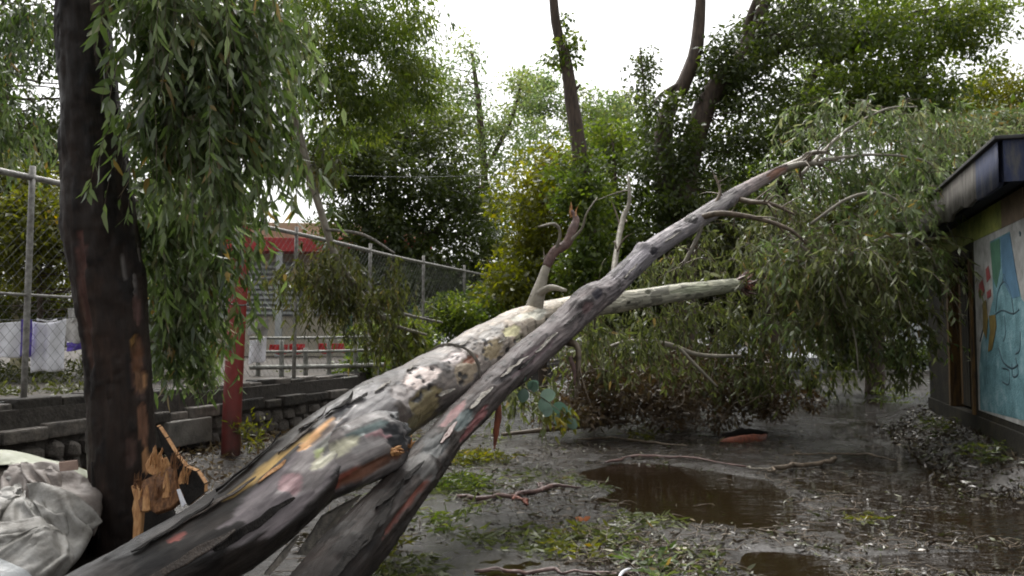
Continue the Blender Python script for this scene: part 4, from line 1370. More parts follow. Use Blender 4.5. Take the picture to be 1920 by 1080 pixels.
for i, (lst, mt) in enumerate((
        ([(1300, 412, 10.9, 6), (1350, 400, 10.8, 5), (1420, 410, 10.7, 4.5), (1480, 430, 10.6, 3.5), (1512, 458, 10.6, 2)], 'twig'),
        ([(1375, 370, 11.4, 6), (1405, 378, 11.2, 5), (1445, 382, 11.0, 4), (1490, 402, 10.9, 2)], 'twig'),
        ([(1470, 316, 12, 8), (1500, 300, 12, 5), (1525, 286, 11.9, 4), (1550, 284, 11.8, 2.5)], 'bark_pale'),
        ([(1465, 318, 12, 8), (1500, 308, 11.9, 6), (1545, 305, 11.8, 4.5)], 'bark_pale'),
        ([(1335, 392, 11.1, 4), (1350, 360, 11.2, 3), (1340, 330, 11.3, 1.5)], 'twig'),
        ([(1318, 410, 10.9, 5), (1310, 440, 10.9, 4), (1290, 480, 10.9, 3.5), (1278, 500, 10.9, 2)], 'bark_pale'),
        ([(1145, 545, 9.5, 5), (1165, 420, 10.2, 5), (1180, 380, 10.3, 4), (1178, 330, 10.4, 2)], 'bark_pale'),
        ([(1060, 640, 8.7, 8), (1082, 650, 8.6, 6), (1085, 690, 8.5, 4), (1075, 720, 8.5, 2)], 'twig'))):
    pts, rad = px_path(lst)
    tube('branch', pts, rad, M[mt], dark, 22, 8, 0.2, seed=i + 20)
    c_, r_c = catmull(pts, rad, 20)
    rg = np.random.default_rng(400 + i)
    for q_ in range(9):
        k_ = int(rg.integers(5, 20))
        tdir_ = unit(c_[min(19, k_ + 1)] - c_[k_ - 1])
        dv_ = unit(tdir_ * 0.7 + rg.normal(size=3) * 0.55) * rg.uniform(0.15, 0.5)
        e_ = c_[k_] + dv_ + np.array([0, 0, -0.06])
        TWIGS.append(([Vector(c_[k_]), Vector(c_[k_] + dv_ * 0.5 + rg.normal(size=3) * 0.03), Vector(e_)], [max(0.003, r_c[k_] * 0.45), max(0.002, r_c[k_] * 0.3), 0.0012], 7, 4))
v, q = join_tubes(TWIGS)
link('side_twigs', quads_np('side_twigs', v, q, M['twig'], True), dark, 'stuff')


for i, (x, y, L_, W_, mt, lf) in enumerate((
        (700, 985, 0.5, 0.05, 'bark_slab', 0.03), (660, 1040, 0.5, 0.06, 'bark_slab', 0.03), (730, 930, 0.4, 0.04, 'bark_slab', 0.025), (840, 815, 0.4, 0.03, 'bark_pink', 0.02), (900, 750, 0.5, 0.035, 'bark_grey', 0.02), (960, 690, 0.6, 0.04, 'bark_grey', 0.025),
        (1020, 645, 0.5, 0.035, 'bark_grey', 0.025), (985, 680, 0.4, 0.03, 'bark_slab', 0.02), (1070, 600, 0.4, 0.03, 'bark_slab', 0.02), (1180, 510, 0.4, 0.025, 'bark_grey', 0.015), (1260, 445, 0.4, 0.02, 'bark_grey', 0.015), (770, 890, 0.3, 0.04, 'bark_slab', 0.02))):
    peel(TR2, x, y, L_, W_, M[mt], dark, lf, i + 41, skew=(i % 3 - 1) * 0.6)


def bark_sheet(name, path, wid, mat, parent=None, curl=0.35, seed=0):
    """A hanging strip of bark: curled across, bent along."""
    c, w = catmull(path, wid, 26)
    tan = np.gradient(c, axis=0)
    tan = unit(tan)
    view = unit(c - np.array([0, 0, EYE]))
    sd = unit(np.cross(tan, view))
    nn = np.cross(sd, tan)
    us = np.linspace(-1, 1, 7)
    X = np.zeros((26, 7, 3))
    for k, u in enumerate(us):
        jag = 1 + 0.35 * fbm(np.arange(26) * 0.35, np.full(26, u * 2.0), seed, 3)
        X[:, k] = c + sd * (u * w * jag)[:, None] + nn * (curl * (u * u) * w)[:, None]
    me = grid_mesh(name, X, mat)
    o = link(name, me, parent)
    md = o.modifiers.new('thickness', 'SOLIDIFY')
    md.thickness = 0.006
    return o


bark_sheet('bark_strap', strap[1:11], [0.004, 0.010, 0.016, 0.012, 0.008, 0.013, 0.016, 0.009, 0.007, 0.003], M['bark_grey'], fallen, 0.2, 9)
bark_sheet('bark_strip', [P(936, 742, 7.35), P(934, 775, 7.35), P(930, 810, 7.36), P(927, 842, 7.38)], [0.012, 0.030, 0.026, 0.006], M['bark_red'], dark, 0.25, 3)
bark_sheet('bark_strip', [P(1068, 668, 8.45), P(1076, 692, 8.45), P(1078, 722, 8.45)], [0.02, 0.024, 0.008], M['bark_pink'], dark, 0.25, 5)
for i, (a_, b_, w_) in enumerate((((965, 690, 7.72), (1005, 655, 8.1), 0.02), ((930, 742, 7.25), (985, 690, 7.8), 0.018), ((1040, 632, 8.45), (1090, 590, 8.95), 0.02))):
    A_, B_ = P(*a_), P(*b_)
    bark_sheet('loose_bark', [A_, (A_ + B_) / 2 + Vector((0.0, -0.03, -0.02)), B_], [0.006, w_, 0.004], M['bark_grey'], dark, 0.6, i + 11)

# grey slabs of split bark between the two trunks
sp = empty('split_bark_slab', P(590, 1040, 4.85), 'grey split bark slabs leaning between the two fallen trunks', 'bark slab')
slab('wide_piece', [P(556, 1040, 4.95), P(580, 1045, 4.95), P(602, 1022, 5.0), P(640, 972, 5.1), P(678, 930, 5.25), P(640, 950, 5.22), P(600, 972, 5.15)], Vector((0.0, 0.035, 0.012)), M['bark_grey'], sp, 0.004)
slab('narrow_piece', [P(494, 1078, 4.72), P(505, 1080, 4.72), P(535, 1048, 4.8), P(560, 1008, 4.9), P(552, 1010, 4.9), P(525, 1040, 4.8)], Vector((0.0, 0.03, 0.01)), M['bark_grey'], sp, 0.003)

# ------------------------------------------------------------------ splintered stump between the trunks
stump = empty('splintered_stump', P(290, 1000, 5.6), 'splintered orange stump with torn slabs beside the standing trunk', 'stump')
slab('split_face', [P(252, 912, 5.75), P(262, 905, 5.75), P(300, 884, 5.8), P(330, 866, 5.85), P(345, 880, 5.8), P(345, 925, 5.7), P(320, 940, 5.65), P(285, 948, 5.65), P(262, 960, 5.65)], Vector((0.02, 0.06, -0.02)), M['wood_brown'], stump, 0.006, mat_edge=M['wood_raw'])
slab('torn_edge', [P(245, 912, 5.72), P(252, 908, 5.72), P(265, 920, 5.70), P(263, 940, 5.69), P(266, 965, 5.68), P(262, 1010, 5.66), P(248, 1015, 5.66), P(250, 975, 5.68), P(247, 955, 5.69), P(251, 935, 5.70)], Vector((0.0, 0.05, 0.0)), M['wood_raw'], stump, 0.004)
slab('bark_slab', [P(291, 799, 5.75), P(296, 801, 5.75), P(310, 822, 5.74), P(330, 855, 5.72), P(347, 876, 5.70), P(368, 884, 5.68), P(383, 908, 5.64), P(382, 925, 5.62), P(352, 950, 5.60), P(341, 930, 5.62), P(333, 905, 5.66), P(318, 870, 5.70), P(302, 835, 5.74)], Vector((0.015, 0.035, 0.008)), M['bark_slab'], stump, 0.004, mat_edge=M['wood_raw'])
slab('torn_fibre', [P(275, 952, 5.62), P(300, 930, 5.63), P(335, 915, 5.63), P(345, 930, 5.62), P(320, 952, 5.60), P(290, 962, 5.60)], Vector((0.01, 0.04, -0.02)), M['wood_brown'], stump, 0.006)
slab('pale_chip', [P(331, 918, 5.58), P(335, 917, 5.58), P(347, 945, 5.56), P(341, 951, 5.56)], Vector((0.005, 0.01, 0)), M['white_cloth'], stump)
slab('broken_chunk', [P(270, 872, 5.95), P(278, 858, 5.95), P(284, 866, 5.95), P(292, 852, 5.95), P(299, 864, 5.95), P(308, 857, 5.95), P(312, 875, 5.95), P(300, 890, 5.92), P(285, 892, 5.92), P(274, 886, 5.93)], Vector((0.02, 0.05, 0)), M['wood_raw'], stump, 0.008)
splinters('splinter', 292, 868, 5.9, 16, 0.15, stump, M['wood_raw'], (0.15, 0, 1.0), 0.35, 0.010, 12)
for k_, (x_, y_) in enumerate(((256, 912), (300, 886), (328, 872), (345, 900), (300, 940))):
    splinters('fibre', x_, y_, 5.66, 14, 0.12, stump, M['wood_raw'] if k_ % 2 else M['wood_brown'], (0.25, -0.1, 0.9), 0.3, 0.004, 60 + k_)
for k_, (x_, y_, h_) in enumerate(((272, 930, 40), (288, 925, 55), (310, 905, 45), (325, 895, 60), (338, 900, 35))):
    slab('shard', [P(x_ - 6, y_ + 30, 5.60 + 0.01 * k_), P(x_ - 5, y_, 5.62 + 0.01 * k_), P(x_ + 1, y_ - h_ * 0.5, 5.64 + 0.01 * k_), P(x_ + 5, y_ + 4, 5.62 + 0.01 * k_), P(x_ + 8, y_ + 28, 5.60 + 0.01 * k_)], Vector((0.004, 0.025, 0.004)), M['wood_brown'] if k_ % 2 else M['wood_raw'], stump, 0.004)
V, s, ang, R, nrm, cl = tube_geo([P(300, 1110, 6.0), P(300, 1010, 6.02), P(296, 950, 6.05)], [0.20, 0.16, 0.10], 20, 20, 0.25, 4, 6, 0.08)
link('stump_core', tube_mesh('stump_core', V, M['bark_slab'], s), stump)

# ================================================================== STANDING TREE AT THE LEFT
st = empty('standing_eucalyptus', P(235, 1035, 6.45), 'dark standing eucalyptus trunk at left with a curtain of hanging leaves', 'tree')
T3 = [(238, 1090, 6.4, 66), (236, 1030, 6.4, 60), (230, 930, 6.38, 57), (226, 820, 6.36, 58), (222, 700, 6.35, 58), (208, 560, 6.33, 62), (190, 420, 6.3, 64), (178, 300, 6.3, 60), (165, 150, 6.25, 52), (150, 0, 6.2, 45), (140, -200, 6.2, 40), (160, -450, 6.3, 34)]
pts, rad = px_path(T3)
V, s, ang, R, nrm, cl = tube_geo(pts, rad, 300, 64, 0.10, 2.0, 14, 0.05)
T3C = cl
base4 = grad([(0, (0.014, 0.009, 0.007)), (0.3, (0.020, 0.0115, 0.008)), (0.6, (0.014, 0.009, 0.0065)), (1, (0.012, 0.008, 0.006))])
patch4 = [(263, 668, 0.12, 0.05, (0.30, 0.13, 0.05), 1), (272, 712, 0.09, 0.05, (0.38, 0.20, 0.09), 1), (255, 640, 0.06, 0.03, (0.26, 0.14, 0.04), 1), (258, 575, 0.12, 0.03, (0.13, 0.07, 0.06), 0.9), (266, 690, 0.2, 0.07, (0.07, 0.035, 0.025), 0.7), (256, 530, 0.08, 0.02, (0.22, 0.20, 0.19), 1),
          (150, 470, 0.12, 0.05, (0.11, 0.05, 0.04), 0.9), (155, 560, 0.4, 0.04, (0.07, 0.03, 0.022), 0.9), (272, 800, 0.14, 0.05, (0.15, 0.075, 0.045), 0.9), (276, 862, 0.07, 0.05, (0.36, 0.19, 0.09), 1), (250, 845, 0.15, 0.05, (0.06, 0.035, 0.028), 0.8),
          (232, 500, 0.12, 0.012, (0.20, 0.18, 0.17), 0.9), (165, 640, 0.3, 0.03, (0.075, 0.04, 0.028), 0.9), (262, 470, 0.06, 0.02, (0.17, 0.15, 0.14), 0.9), (180, 100, 0.12, 0.02, (0.10, 0.08, 0.07), 0.8)]
cols, disp = paint_trunk(V, s, ang, R, base4, patch4, seed=12, relief=0.012)
V = V + nrm * disp[..., None]
link('trunk', tube_mesh('trunk', V, M['bark_dark'], s, cols), st)
for i, lst in enumerate(([(165, 60, 6.25, 26), (260, -80, 6.0, 22), (400, -160, 6.0, 17), (560, -190, 6.6, 12), (720, -170, 8, 8), (840, -120, 9, 4)],
                         [(150, 0, 6.2, 22), (60, -120, 7, 18), (-60, -170, 8, 12)],
                         [(330, -120, 6.0, 14), (350, 0, 6.1, 11), (370, 150, 6.3, 8), (380, 330, 6.9, 5), (385, 480, 7.6, 3)])):
    pts, rad = px_path(lst)
    tube('limb', pts, rad, M['bark_far'], st, 40, 10, 0.15, seed=i + 40)
tube('loose_bark_slab', [P(176, 865, 6.2), P(180, 930, 6.18), P(186, 1020, 6.16)], [0.02, 0.03, 0.012], M['bark_slab'], st, 12, 5, 0.3, seed=5)
cr = Crown(1)
for reg, n, L, per, tint in (
        ((350, -20, 5.8, 125, 110, 0.6), 150, 0.8, 15, 0.52), ((285, 150, 5.8, 45, 110, 0.3), 44, 0.6, 15, 0.52), ((370, 200, 6.0, 90, 110, 0.5), 100, 0.75, 15, 0.44),
        ((450, 110, 6.3, 80, 140, 0.6), 110, 0.8, 15, 0.46), ((500, 250, 6.5, 40, 70, 0.3), 30, 0.55, 14, 0.45), ((520, 10, 7.0, 60, 90, 0.5), 60, 0.8, 15, 0.5),
        ((325, 390, 6.8, 60, 90, 0.4), 80, 0.7, 15, 0.42), ((340, 500, 7.4, 60, 80, 0.4), 66, 0.6, 15, 0.42), ((385, 420, 7.6, 45, 110, 0.4), 70, 0.75, 14, 0.34), ((340, 600, 7.8, 55, 60, 0.35), 60, 0.5, 14, 0.42), ((385, 670, 8.0, 22, 30, 0.2), 16, 0.34, 12, 0.5),
        ((305, 600, 7.4, 34, 70, 0.25), 34, 0.55, 14, 0.4), ((440, 330, 7.6, 40, 70, 0.4), 54, 0.6, 14, 0.42),
        ((40, 10, 9.6, 90, 45, 0.8), 40, 0.7, 14, 0.30), ((40, 240, 9.8, 75, 45, 0.6), 46, 0.5, 14, 0.36), ((-10, 150, 9.8, 35, 90, 0.6), 30, 0.6, 14, 0.3), ((95, 230, 9.6, 24, 50, 0.4), 14, 0.4, 12, 0.36)):
    cr.strands(reg, int(n * 1.5), L, per, (0.135, 0.030), tint + 0.06, 0.40)
cr.clumps((250, -1000, 5.0, 1000, 260, 2.6), 90, 60, 0.55, (0.22, 0.07), 0.6, 0.4)  # unseen canopy above the view, added to shade the foreground
cr.build(st, M['leaf_euc'], True, M['twig'])
cr = Crown(2)
for reg, k, t in (((610, 60, 12, 90, 100, 1.0), 60, 0.5), ((730, 50, 13, 95, 90, 1.2), 75, 0.45), ((650, 200, 12.5, 100, 70, 1.0), 60, 0.5), ((770, 160, 13.5, 50, 60, 0.8), 26, 0.5), ((590, 290, 12, 45, 50, 0.6), 20, 0.45)):
    cr.clumps(reg, k, 70, 0.30, (0.13, 0.034), 1.0, t)
cr.build(st, M['leaf_green'], False, name='outer_crown')
# the nearest sprig, its leaves told apart one by one
sprig = empty('hanging_sprig', P(178, 150, 5.35), 'nearest hanging sprig of large grey green leaves against the dark trunk', 'leaf sprig')
tube('stem', [P(262, 20, 5.45), P(230, 90, 5.4), P(212, 150, 5.36), P(205, 190, 5.35)], [0.004, 0.0035, 0.003, 0.002], M['twig'], sprig, 14, 5, 0)


def big_leaf(parent, p, d, L, W, mat, seed, name='leaf', roundness=0.5):
    n = 9
    d = Vector(d).normalized()
    view = (p - Vector((0, 0, EYE))).normalized()
    sd = d.cross(view + Vector((0.3 * math.sin(seed * 3), 0, 0.3 * math.cos(seed * 5)))).normalized()
    nn = sd.cross(d)
    X = np.zeros((n, 3, 3))
    for i in range(n):
        t = i / (n - 1)
        w = W * 0.5 * (math.sin(math.pi * t ** (0.75 if roundness < 0.7 else 0.95)) ** (0.9 if roundness < 0.7 else 0.6))
        c = p + d * L * t + nn * 0.12 * L * t * t * math.sin(seed)
        X[i] = [c + sd * w + nn * w * 0.25, c, c - sd * w + nn * w * 0.25]
    me = grid_mesh(name, X, mat)
    at = me.attributes.new('tint', 'FLOAT', 'POINT')
    at.data.foreach_set('value', np.full(n * 3, 0.5 + 0.35 * math.sin(seed * 2.7), np.float32))
    return link(name, me, parent)


for i, (x, y, dx, dz) in enumerate(((208, 172, -0.9, 0.05), (206, 180, -0.35, -0.9), (206, 185, 0.3, -0.9), (215, 150, -0.8, -0.3), (216, 145, 0.8, -0.5), (228, 100, -0.9, -0.4), (226, 110, 0.7, -0.6), (206, 190, -0.05, -1), (236, 85, 0.5, -0.9))):
    big_leaf(sprig, P(x, y, 5.36), (dx, -0.15, dz), 0.125, 0.045, M['leaf_euc'], i + 1)

# ================================================================== CROWN OF THE FALLEN TREES
cr = Crown(5)
for reg, n, L, per, tint in (
        ((1590, 470, 11.8, 110, 70, 0.8), 120, 1.1, 15, 0.46), ((1700, 490, 11.8, 45, 45, 0.5), 60, 0.9, 15, 0.50), ((1480, 470, 12.4, 90, 60, 1.0), 80, 1.0, 15, 0.42),
        ((1630, 590, 11.9, 110, 50, 0.7), 80, 0.9, 15, 0.34), ((1520, 550, 12.2, 80, 50, 0.8), 44, 0.8, 15, 0.40), ((1700, 600, 12.0, 40, 40, 0.4), 26, 0.8, 14, 0.36), ((1690, 690, 12.2, 45, 30, 0.3), 24, 0.35, 12, 0.30),
        ((1480, 390, 13.0, 70, 40, 1.0), 50, 0.9, 14, 0.5), ((1395, 440, 13.4, 90, 60, 1.0), 50, 0.9, 14, 0.42)):
    cr.strands(reg, int(n * 1.25), L * 0.9, per, (0.145, 0.030), tint + 0.08, 0.7, 0.005, (0.2, 0, 0.1), clus=12)
cr.build(dark, M['leaf_sage'], True, M['twig'])
cr = Crown(55)
for reg, n, L, per, tint in (
        ((1600, 235, 13.2, 130, 35, 1.0), 110, 0.9, 15, 0.72), ((1560, 310, 12.8, 110, 60, 1.0), 80, 1.0, 15, 0.60), ((1690, 290, 13.0, 70, 50, 0.8), 70, 0.9, 15, 0.62),
        ((1640, 400, 12.0, 70, 30, 0.7), 70, 0.8, 15, 0.72), ((1590, 450, 11.7, 90, 40, 0.6), 30, 0.8, 15, 0.6), ((1700, 480, 11.7, 40, 30, 0.4), 24, 0.8, 15, 0.66), ((1740, 250, 14.6, 70, 35, 0.6), 70, 0.7, 15, 0.75), ((1830, 245, 15.6, 80, 25, 0.6), 60, 0.5, 15, 0.78), ((1690, 640, 12.0, 40, 30, 0.3), 20, 0.6, 14, 0.6), ((1735, 340, 11.2, 28, 40, 0.2), 24, 0.5, 14, 0.7), ((1745, 500, 11.4, 16, 40, 0.2), 10, 0.5, 13, 0.6), ((1480, 480, 12.2, 70, 40, 0.6), 30, 0.8, 14, 0.6), ((1530, 600, 11.9, 80, 40, 0.5), 30, 0.7, 14, 0.55)):
    cr.strands(reg, int(n * 1.25), L * 0.9, per, (0.145, 0.030), tint, 0.75, 0.005, (0.25, 0, 0.15), clus=12)
cr.build(dark, M['leaf_euc'], True, M['twig'], name='upper_crown')
for i, lst in enumerate(([(1520, 420, 11.6, 3), (1590, 372, 11.5, 3), (1650, 362, 11.5, 3), (1690, 385, 11.4, 2), (1702, 430, 11.4, 1)], [(1600, 470, 11.5, 3), (1680, 440, 11.4, 3), (1735, 460, 11.3, 2), (1758, 505, 11.3, 1)],
                         [(1500, 330, 12, 4), (1580, 250, 12.4, 3), (1660, 205, 12.6, 2), (1720, 200, 12.8, 1)], [(1540, 300, 12, 4), (1640, 290, 12.2, 3), (1730, 300, 12.3, 2), (1770, 330, 12.3, 1)], [(1480, 440, 11.8, 3), (1560, 520, 11.7, 3), (1600, 620, 11.7, 2), (1610, 700, 11.7, 1)])):
    pts, rad = px_path(lst)
    tube('arching_branch', pts, rad, M['bark_pale'], dark, 24, 6, 0.15, seed=500 + i)
cr = Crown(6)
for reg, n, L, per, tint in (
        ((1300, 590, 13.2, 170, 40, 1.0), 100, 0.8, 14, 0.42), ((1180, 610, 12.2, 80, 40, 0.8), 50, 0.6, 14, 0.5), ((1400, 590, 13.0, 70, 50, 0.9), 36, 0.7, 14, 0.40), ((1240, 500, 13.0, 90, 50, 0.9), 50, 0.8, 14, 0.45),
        ((1440, 700, 13.2, 60, 30, 0.6), 14, 0.5, 14, 0.30), ((1090, 620, 11.5, 60, 60, 0.6), 36, 0.7, 14, 0.5), ((1280, 690, 13.0, 170, 22, 0.6), 60, 0.5, 14, 0.45), ((1490, 640, 13.2, 50, 18, 0.4), 16, 0.4, 13, 0.4), ((1520, 690, 13.6, 70, 16, 0.5), 22, 0.35, 13, 0.4), ((990, 740, 11.0, 40, 30, 0.4), 26, 0.5, 14, 0.5)):
    cr.strands(reg, int(n * 1.5), L, per, (0.135, 0.030), tint, 0.6, 0.004)
cr.build(fallen, M['leaf_sage'], True, M['twig'])

heap = empty('brush_heap', G(1250, 815), 'brown heap of broken twigs and leaves on the ground under the fallen limb', 'brush heap')
cr = Crown(8)
for reg, k, per, c_, t in (((1230, 745, 14.0, 190, 45, 1.3), 70, 60, 0.30, 0.42), ((1150, 700, 13.6, 100, 50, 0.9), 34, 55, 0.30, 0.40), ((1330, 700, 14.4, 130, 55, 1.2), 50, 60, 0.32, 0.40), ((1450, 750, 14.2, 90, 26, 0.9), 20, 55, 0.24, 0.34), ((1080, 770, 13.2, 70, 22, 0.7), 18, 50, 0.22, 0.5)):
    cr.clumps(reg, k, per, c_, (0.13, 0.042), 0.3, t)
r = cr.rng
for k in range(170):
    a_ = region_pts(r, (1230, 740, 13.8, 230, 55, 1.4), 1)[0]
    dv = unit(r.normal(size=3) * np.array([1, 0.7, 0.45])) * r.uniform(0.3, 0.9)
    a_[2] = max(a_[2], 0.03)
    e_ = a_ + dv
    e_[2] = max(e_[2], 0.03)
    m_ = (a_ + e_) / 2 + r.normal(size=3) * 0.05
    cr.tw.append(([Vector(a_), Vector(m_), Vector(e_)], [0.008, 0.006, 0.002], 6, 4))
cr.build(heap, M['leaf_brown'], False, M['twig'])
for i, (lst, mt) in enumerate((
        ([(1130, 655, 12.2, 3), (1180, 640, 12.2, 4), (1250, 645, 12.3, 4.5), (1310, 665, 12.4, 4), (1390, 668, 12.5, 3)], 'bark_pale'),
        ([(1270, 648, 12.2, 3), (1310, 690, 12.1, 3), (1345, 725, 12.1, 2)], 'bark_pale'),
        ([(940, 815, 13.4, 3), (1030, 805, 13.5, 5), (1100, 798, 13.8, 5), (1180, 790, 14, 3)], 'twig'))):
    pts, rad = px_path(lst)
    tube('bare_branch', pts, rad, M[mt], heap, 22, 7, 0.15, seed=60 + i)

# pale round-leaved sprig hanging under the dark trunk
rs = empty('round_leaf_sprig', P(960, 705, 7.75), 'sprig of pale round blue green leaves hanging under the dark trunk', 'leaf sprig')
tube('stem', [P(958, 705, 7.75), P(985, 728, 7.7), P(1020, 748, 7.65), P(1055, 775, 7.6), P(1075, 790, 7.6)], [0.006, 0.005, 0.004, 0.003, 0.002], M['twig'], rs, 20, 5, 0)
for i, (x, y, dx, dz, L) in enumerate(((984, 728, -0.2, -1, .13), (990, 730, 0.7, 0.6, .12), (1012, 744, 0.9, 0.2, .15), (1015, 746, 0.4, -1, .15), (1035, 760, 0.9, -0.4, .15), (1030, 758, -0.3, -1, .12), (1052, 772, 0.9, 0.1, .11), (1050, 775, -0.1, -1, .12), (1066, 783, 0.5, -0.8, .12), (1000, 736, 0.1, 1, .11), (972, 716, 0.5, 0.7, .10))):
    big_leaf(rs, P(x, y, 7.66), (dx, -0.2, dz), L, L * 0.8, M['leaf_round'], i * 1.7 + 2, roundness=0.9)
ys = Crown(19)
ys.strands((1060, 765, 7.6, 30, 14, 0.15), 10, 0.16, 12, (0.08, 0.03), 0.7, 0.5, 0.002)
ys.build(rs, M['leaf_yellow'], True, M['twig'])

# ================================================================== BACKGROUND TREES
def skeleton(paths):
    out = []
    for lst in paths:
        pts, rad = px_path(lst)
        out.append(catmull(pts, rad, 30)[0])
    return np.vstack(out)


def tree(name, label, trunks, regions, mat, leaf, seed, droop=0.4, bark='bark_far', cat='tree', br=0.03, frac=0.3, group=None, dense=1.7, extra=()):
    x, y, d = trunks[0][0][:3]
    t = empty(name, Vector((P(x, y, d).x, d, 0)), label, cat, group)
    for i, lst in enumerate(trunks):
        pts, rad = px_path(lst)
        if i == 0:
            pts[0].z = -0.05 if pts[0].x > -6 or d < 8 else 0.5
        tube('trunk' if i == 0 else 'limb', pts, rad, M[bark], t, 36, 12, 0.14, seed=seed + i, fine=0.05)
    sk = skeleton(trunks)
    c = Crown(seed)
    tg = []
    for reg, k, per, crad, tint in regions:
        tg.append(c.clumps(reg, int(k * dense), per, crad, (leaf[0] * 1.15, leaf[1] * 1.2), droop, tint))
    if tg:
        c.branches_to(np.vstack(tg), sk, br, frac)
        for reg, k, per, crad, tint in extra:
            c.clumps(reg, k, per, crad, (leaf[0] * 1.15, leaf[1] * 1.2), droop, tint)
        c.build(t, M[mat], False, M[bark])
    return t


tree('shade_tree', 'dense dark green tree behind the fence left of the middle',
     [[(745, 700, 24, 16), (748, 560, 24, 15), (740, 430, 24, 12), (735, 320, 24, 8), (760, 220, 24, 4)], [(745, 520, 24, 9), (830, 420, 24, 6), (900, 350, 24, 3)], [(742, 500, 24, 8), (680, 400, 23.5, 5), (640, 310, 23, 3)]],
     [((770, 310, 24, 150, 100, 2.2), 95, 95, 0.55, 0.45), ((690, 440, 23, 100, 90, 1.8), 50, 90, 0.5, 0.38), ((860, 430, 24, 110, 110, 2.0), 70, 90, 0.5, 0.40), ((790, 530, 23, 170, 45, 2.0), 60, 90, 0.5, 0.32), ((650, 300, 22, 70, 70, 1.5), 34, 90, 0.5, 0.5), ((760, 215, 25, 110, 50, 2), 34, 80, 0.5, 0.55)],
     'leaf_dark', (0.15, 0.06), 101, dense=1.25)
tree('tall_light_tree', 'pale green open tree rising against the sky behind the dark tree',
     [[(905, 680, 36, 9), (910, 400, 36, 8), (900, 220, 36, 6), (885, 100, 36, 3)], [(905, 330, 36, 5), (960, 220, 36, 4), (980, 140, 36, 2)]],
     [((880, 210, 36, 85, 110, 2.5), 55, 60, 0.55, 0.5), ((965, 215, 36, 55, 90, 2.0), 34, 60, 0.55, 0.6), ((865, 95, 36, 35, 35, 1.2), 7, 40, 0.5, 0.6), ((940, 340, 36, 90, 80, 2.5), 36, 60, 0.6, 0.45), ((820, 150, 37, 40, 60, 1.5), 14, 50, 0.5, 0.5)],
     'leaf_light', (0.17, 0.075), 102, dense=1.15)
tree('slender_tree', 'slender brown trunk standing alone against the white sky',
     [[(1112, 720, 17, 17), (1105, 480, 17, 16), (1090, 310, 17, 15), (1072, 190, 17, 13), (1060, 110, 17, 11), (1042, 40, 17, 9), (1032, -80, 17, 8)], [(1076, 172, 17, 4), (1088, 158, 17, 2)]],
     [((1062, 92, 17, 26, 38, 0.25), 10, 26, 0.20, 0.5), ((1058, 40, 17, 12, 20, 0.2), 3, 16, 0.16, 0.5), ((1040, 110, 17, 14, 16, 0.2), 3, 16, 0.16, 0.5), ((1082, 330, 17, 50, 60, 0.6), 14, 60, 0.35, 0.4), ((1095, 390, 16.2, 42, 70, 0.3), 22, 60, 0.3, 0.45), ((1105, 500, 16.0, 50, 60, 0.3), 22, 60, 0.3, 0.4)],
     'leaf_green', (0.10, 0.055), 103, br=0.01)
tree('forked_tree', 'thick dark tree forking into two stems right of the middle',
     [[(1268, 760, 18, 42), (1266, 560, 18, 38), (1262, 400, 18, 32), (1245, 290, 18, 20), (1250, 215, 18, 15), (1284, 152, 18, 14), (1306, 90, 18, 13), (1313, 0, 18, 10), (1314, -90, 18, 9)],
      [(1270, 400, 18, 28), (1296, 280, 18, 21), (1335, 175, 18, 21), (1392, 108, 18, 17), (1424, 35, 18, 14), (1450, -70, 18, 11)],
      [(1285, 152, 18, 6), (1240, 178, 17.8, 4), (1222, 200, 17.6, 2)], [(1392, 108, 18, 9), (1400, 50, 18, 7), (1420, -10, 18, 5)], [(1340, 175, 18, 9), (1420, 130, 18.5, 6), (1500, 60, 19, 4)], [(1262, 460, 18, 30), (1270, 400, 17.6, 24), (1272, 370, 17.5, 12)]],
     [((1340, 150, 18, 55, 50, 0.8), 22, 80, 0.32, 0.35), ((1470, 60, 18, 100, 80, 1.6), 55, 85, 0.42, 0.4), ((1420, 220, 18.5, 110, 70, 1.5), 44, 85, 0.42, 0.42), ((1200, 330, 18.5, 60, 70, 1.2), 22, 80, 0.42, 0.35), ((1330, 330, 18.6, 80, 90, 1.2), 34, 80, 0.42, 0.34), ((1215, 200, 17.7, 25, 30, 0.4), 6, 40, 0.25, 0.4), ((1265, 260, 17.2, 40, 90, 0.3), 26, 50, 0.28, 0.4), ((1390, 100, 17.4, 50, 60, 0.3), 22, 50, 0.28, 0.35), ((1270, 420, 17.0, 60, 70, 0.3), 30, 55, 0.3, 0.4)],
     'leaf_dark', (0.12, 0.05), 104, br=0.02, dense=1.0)
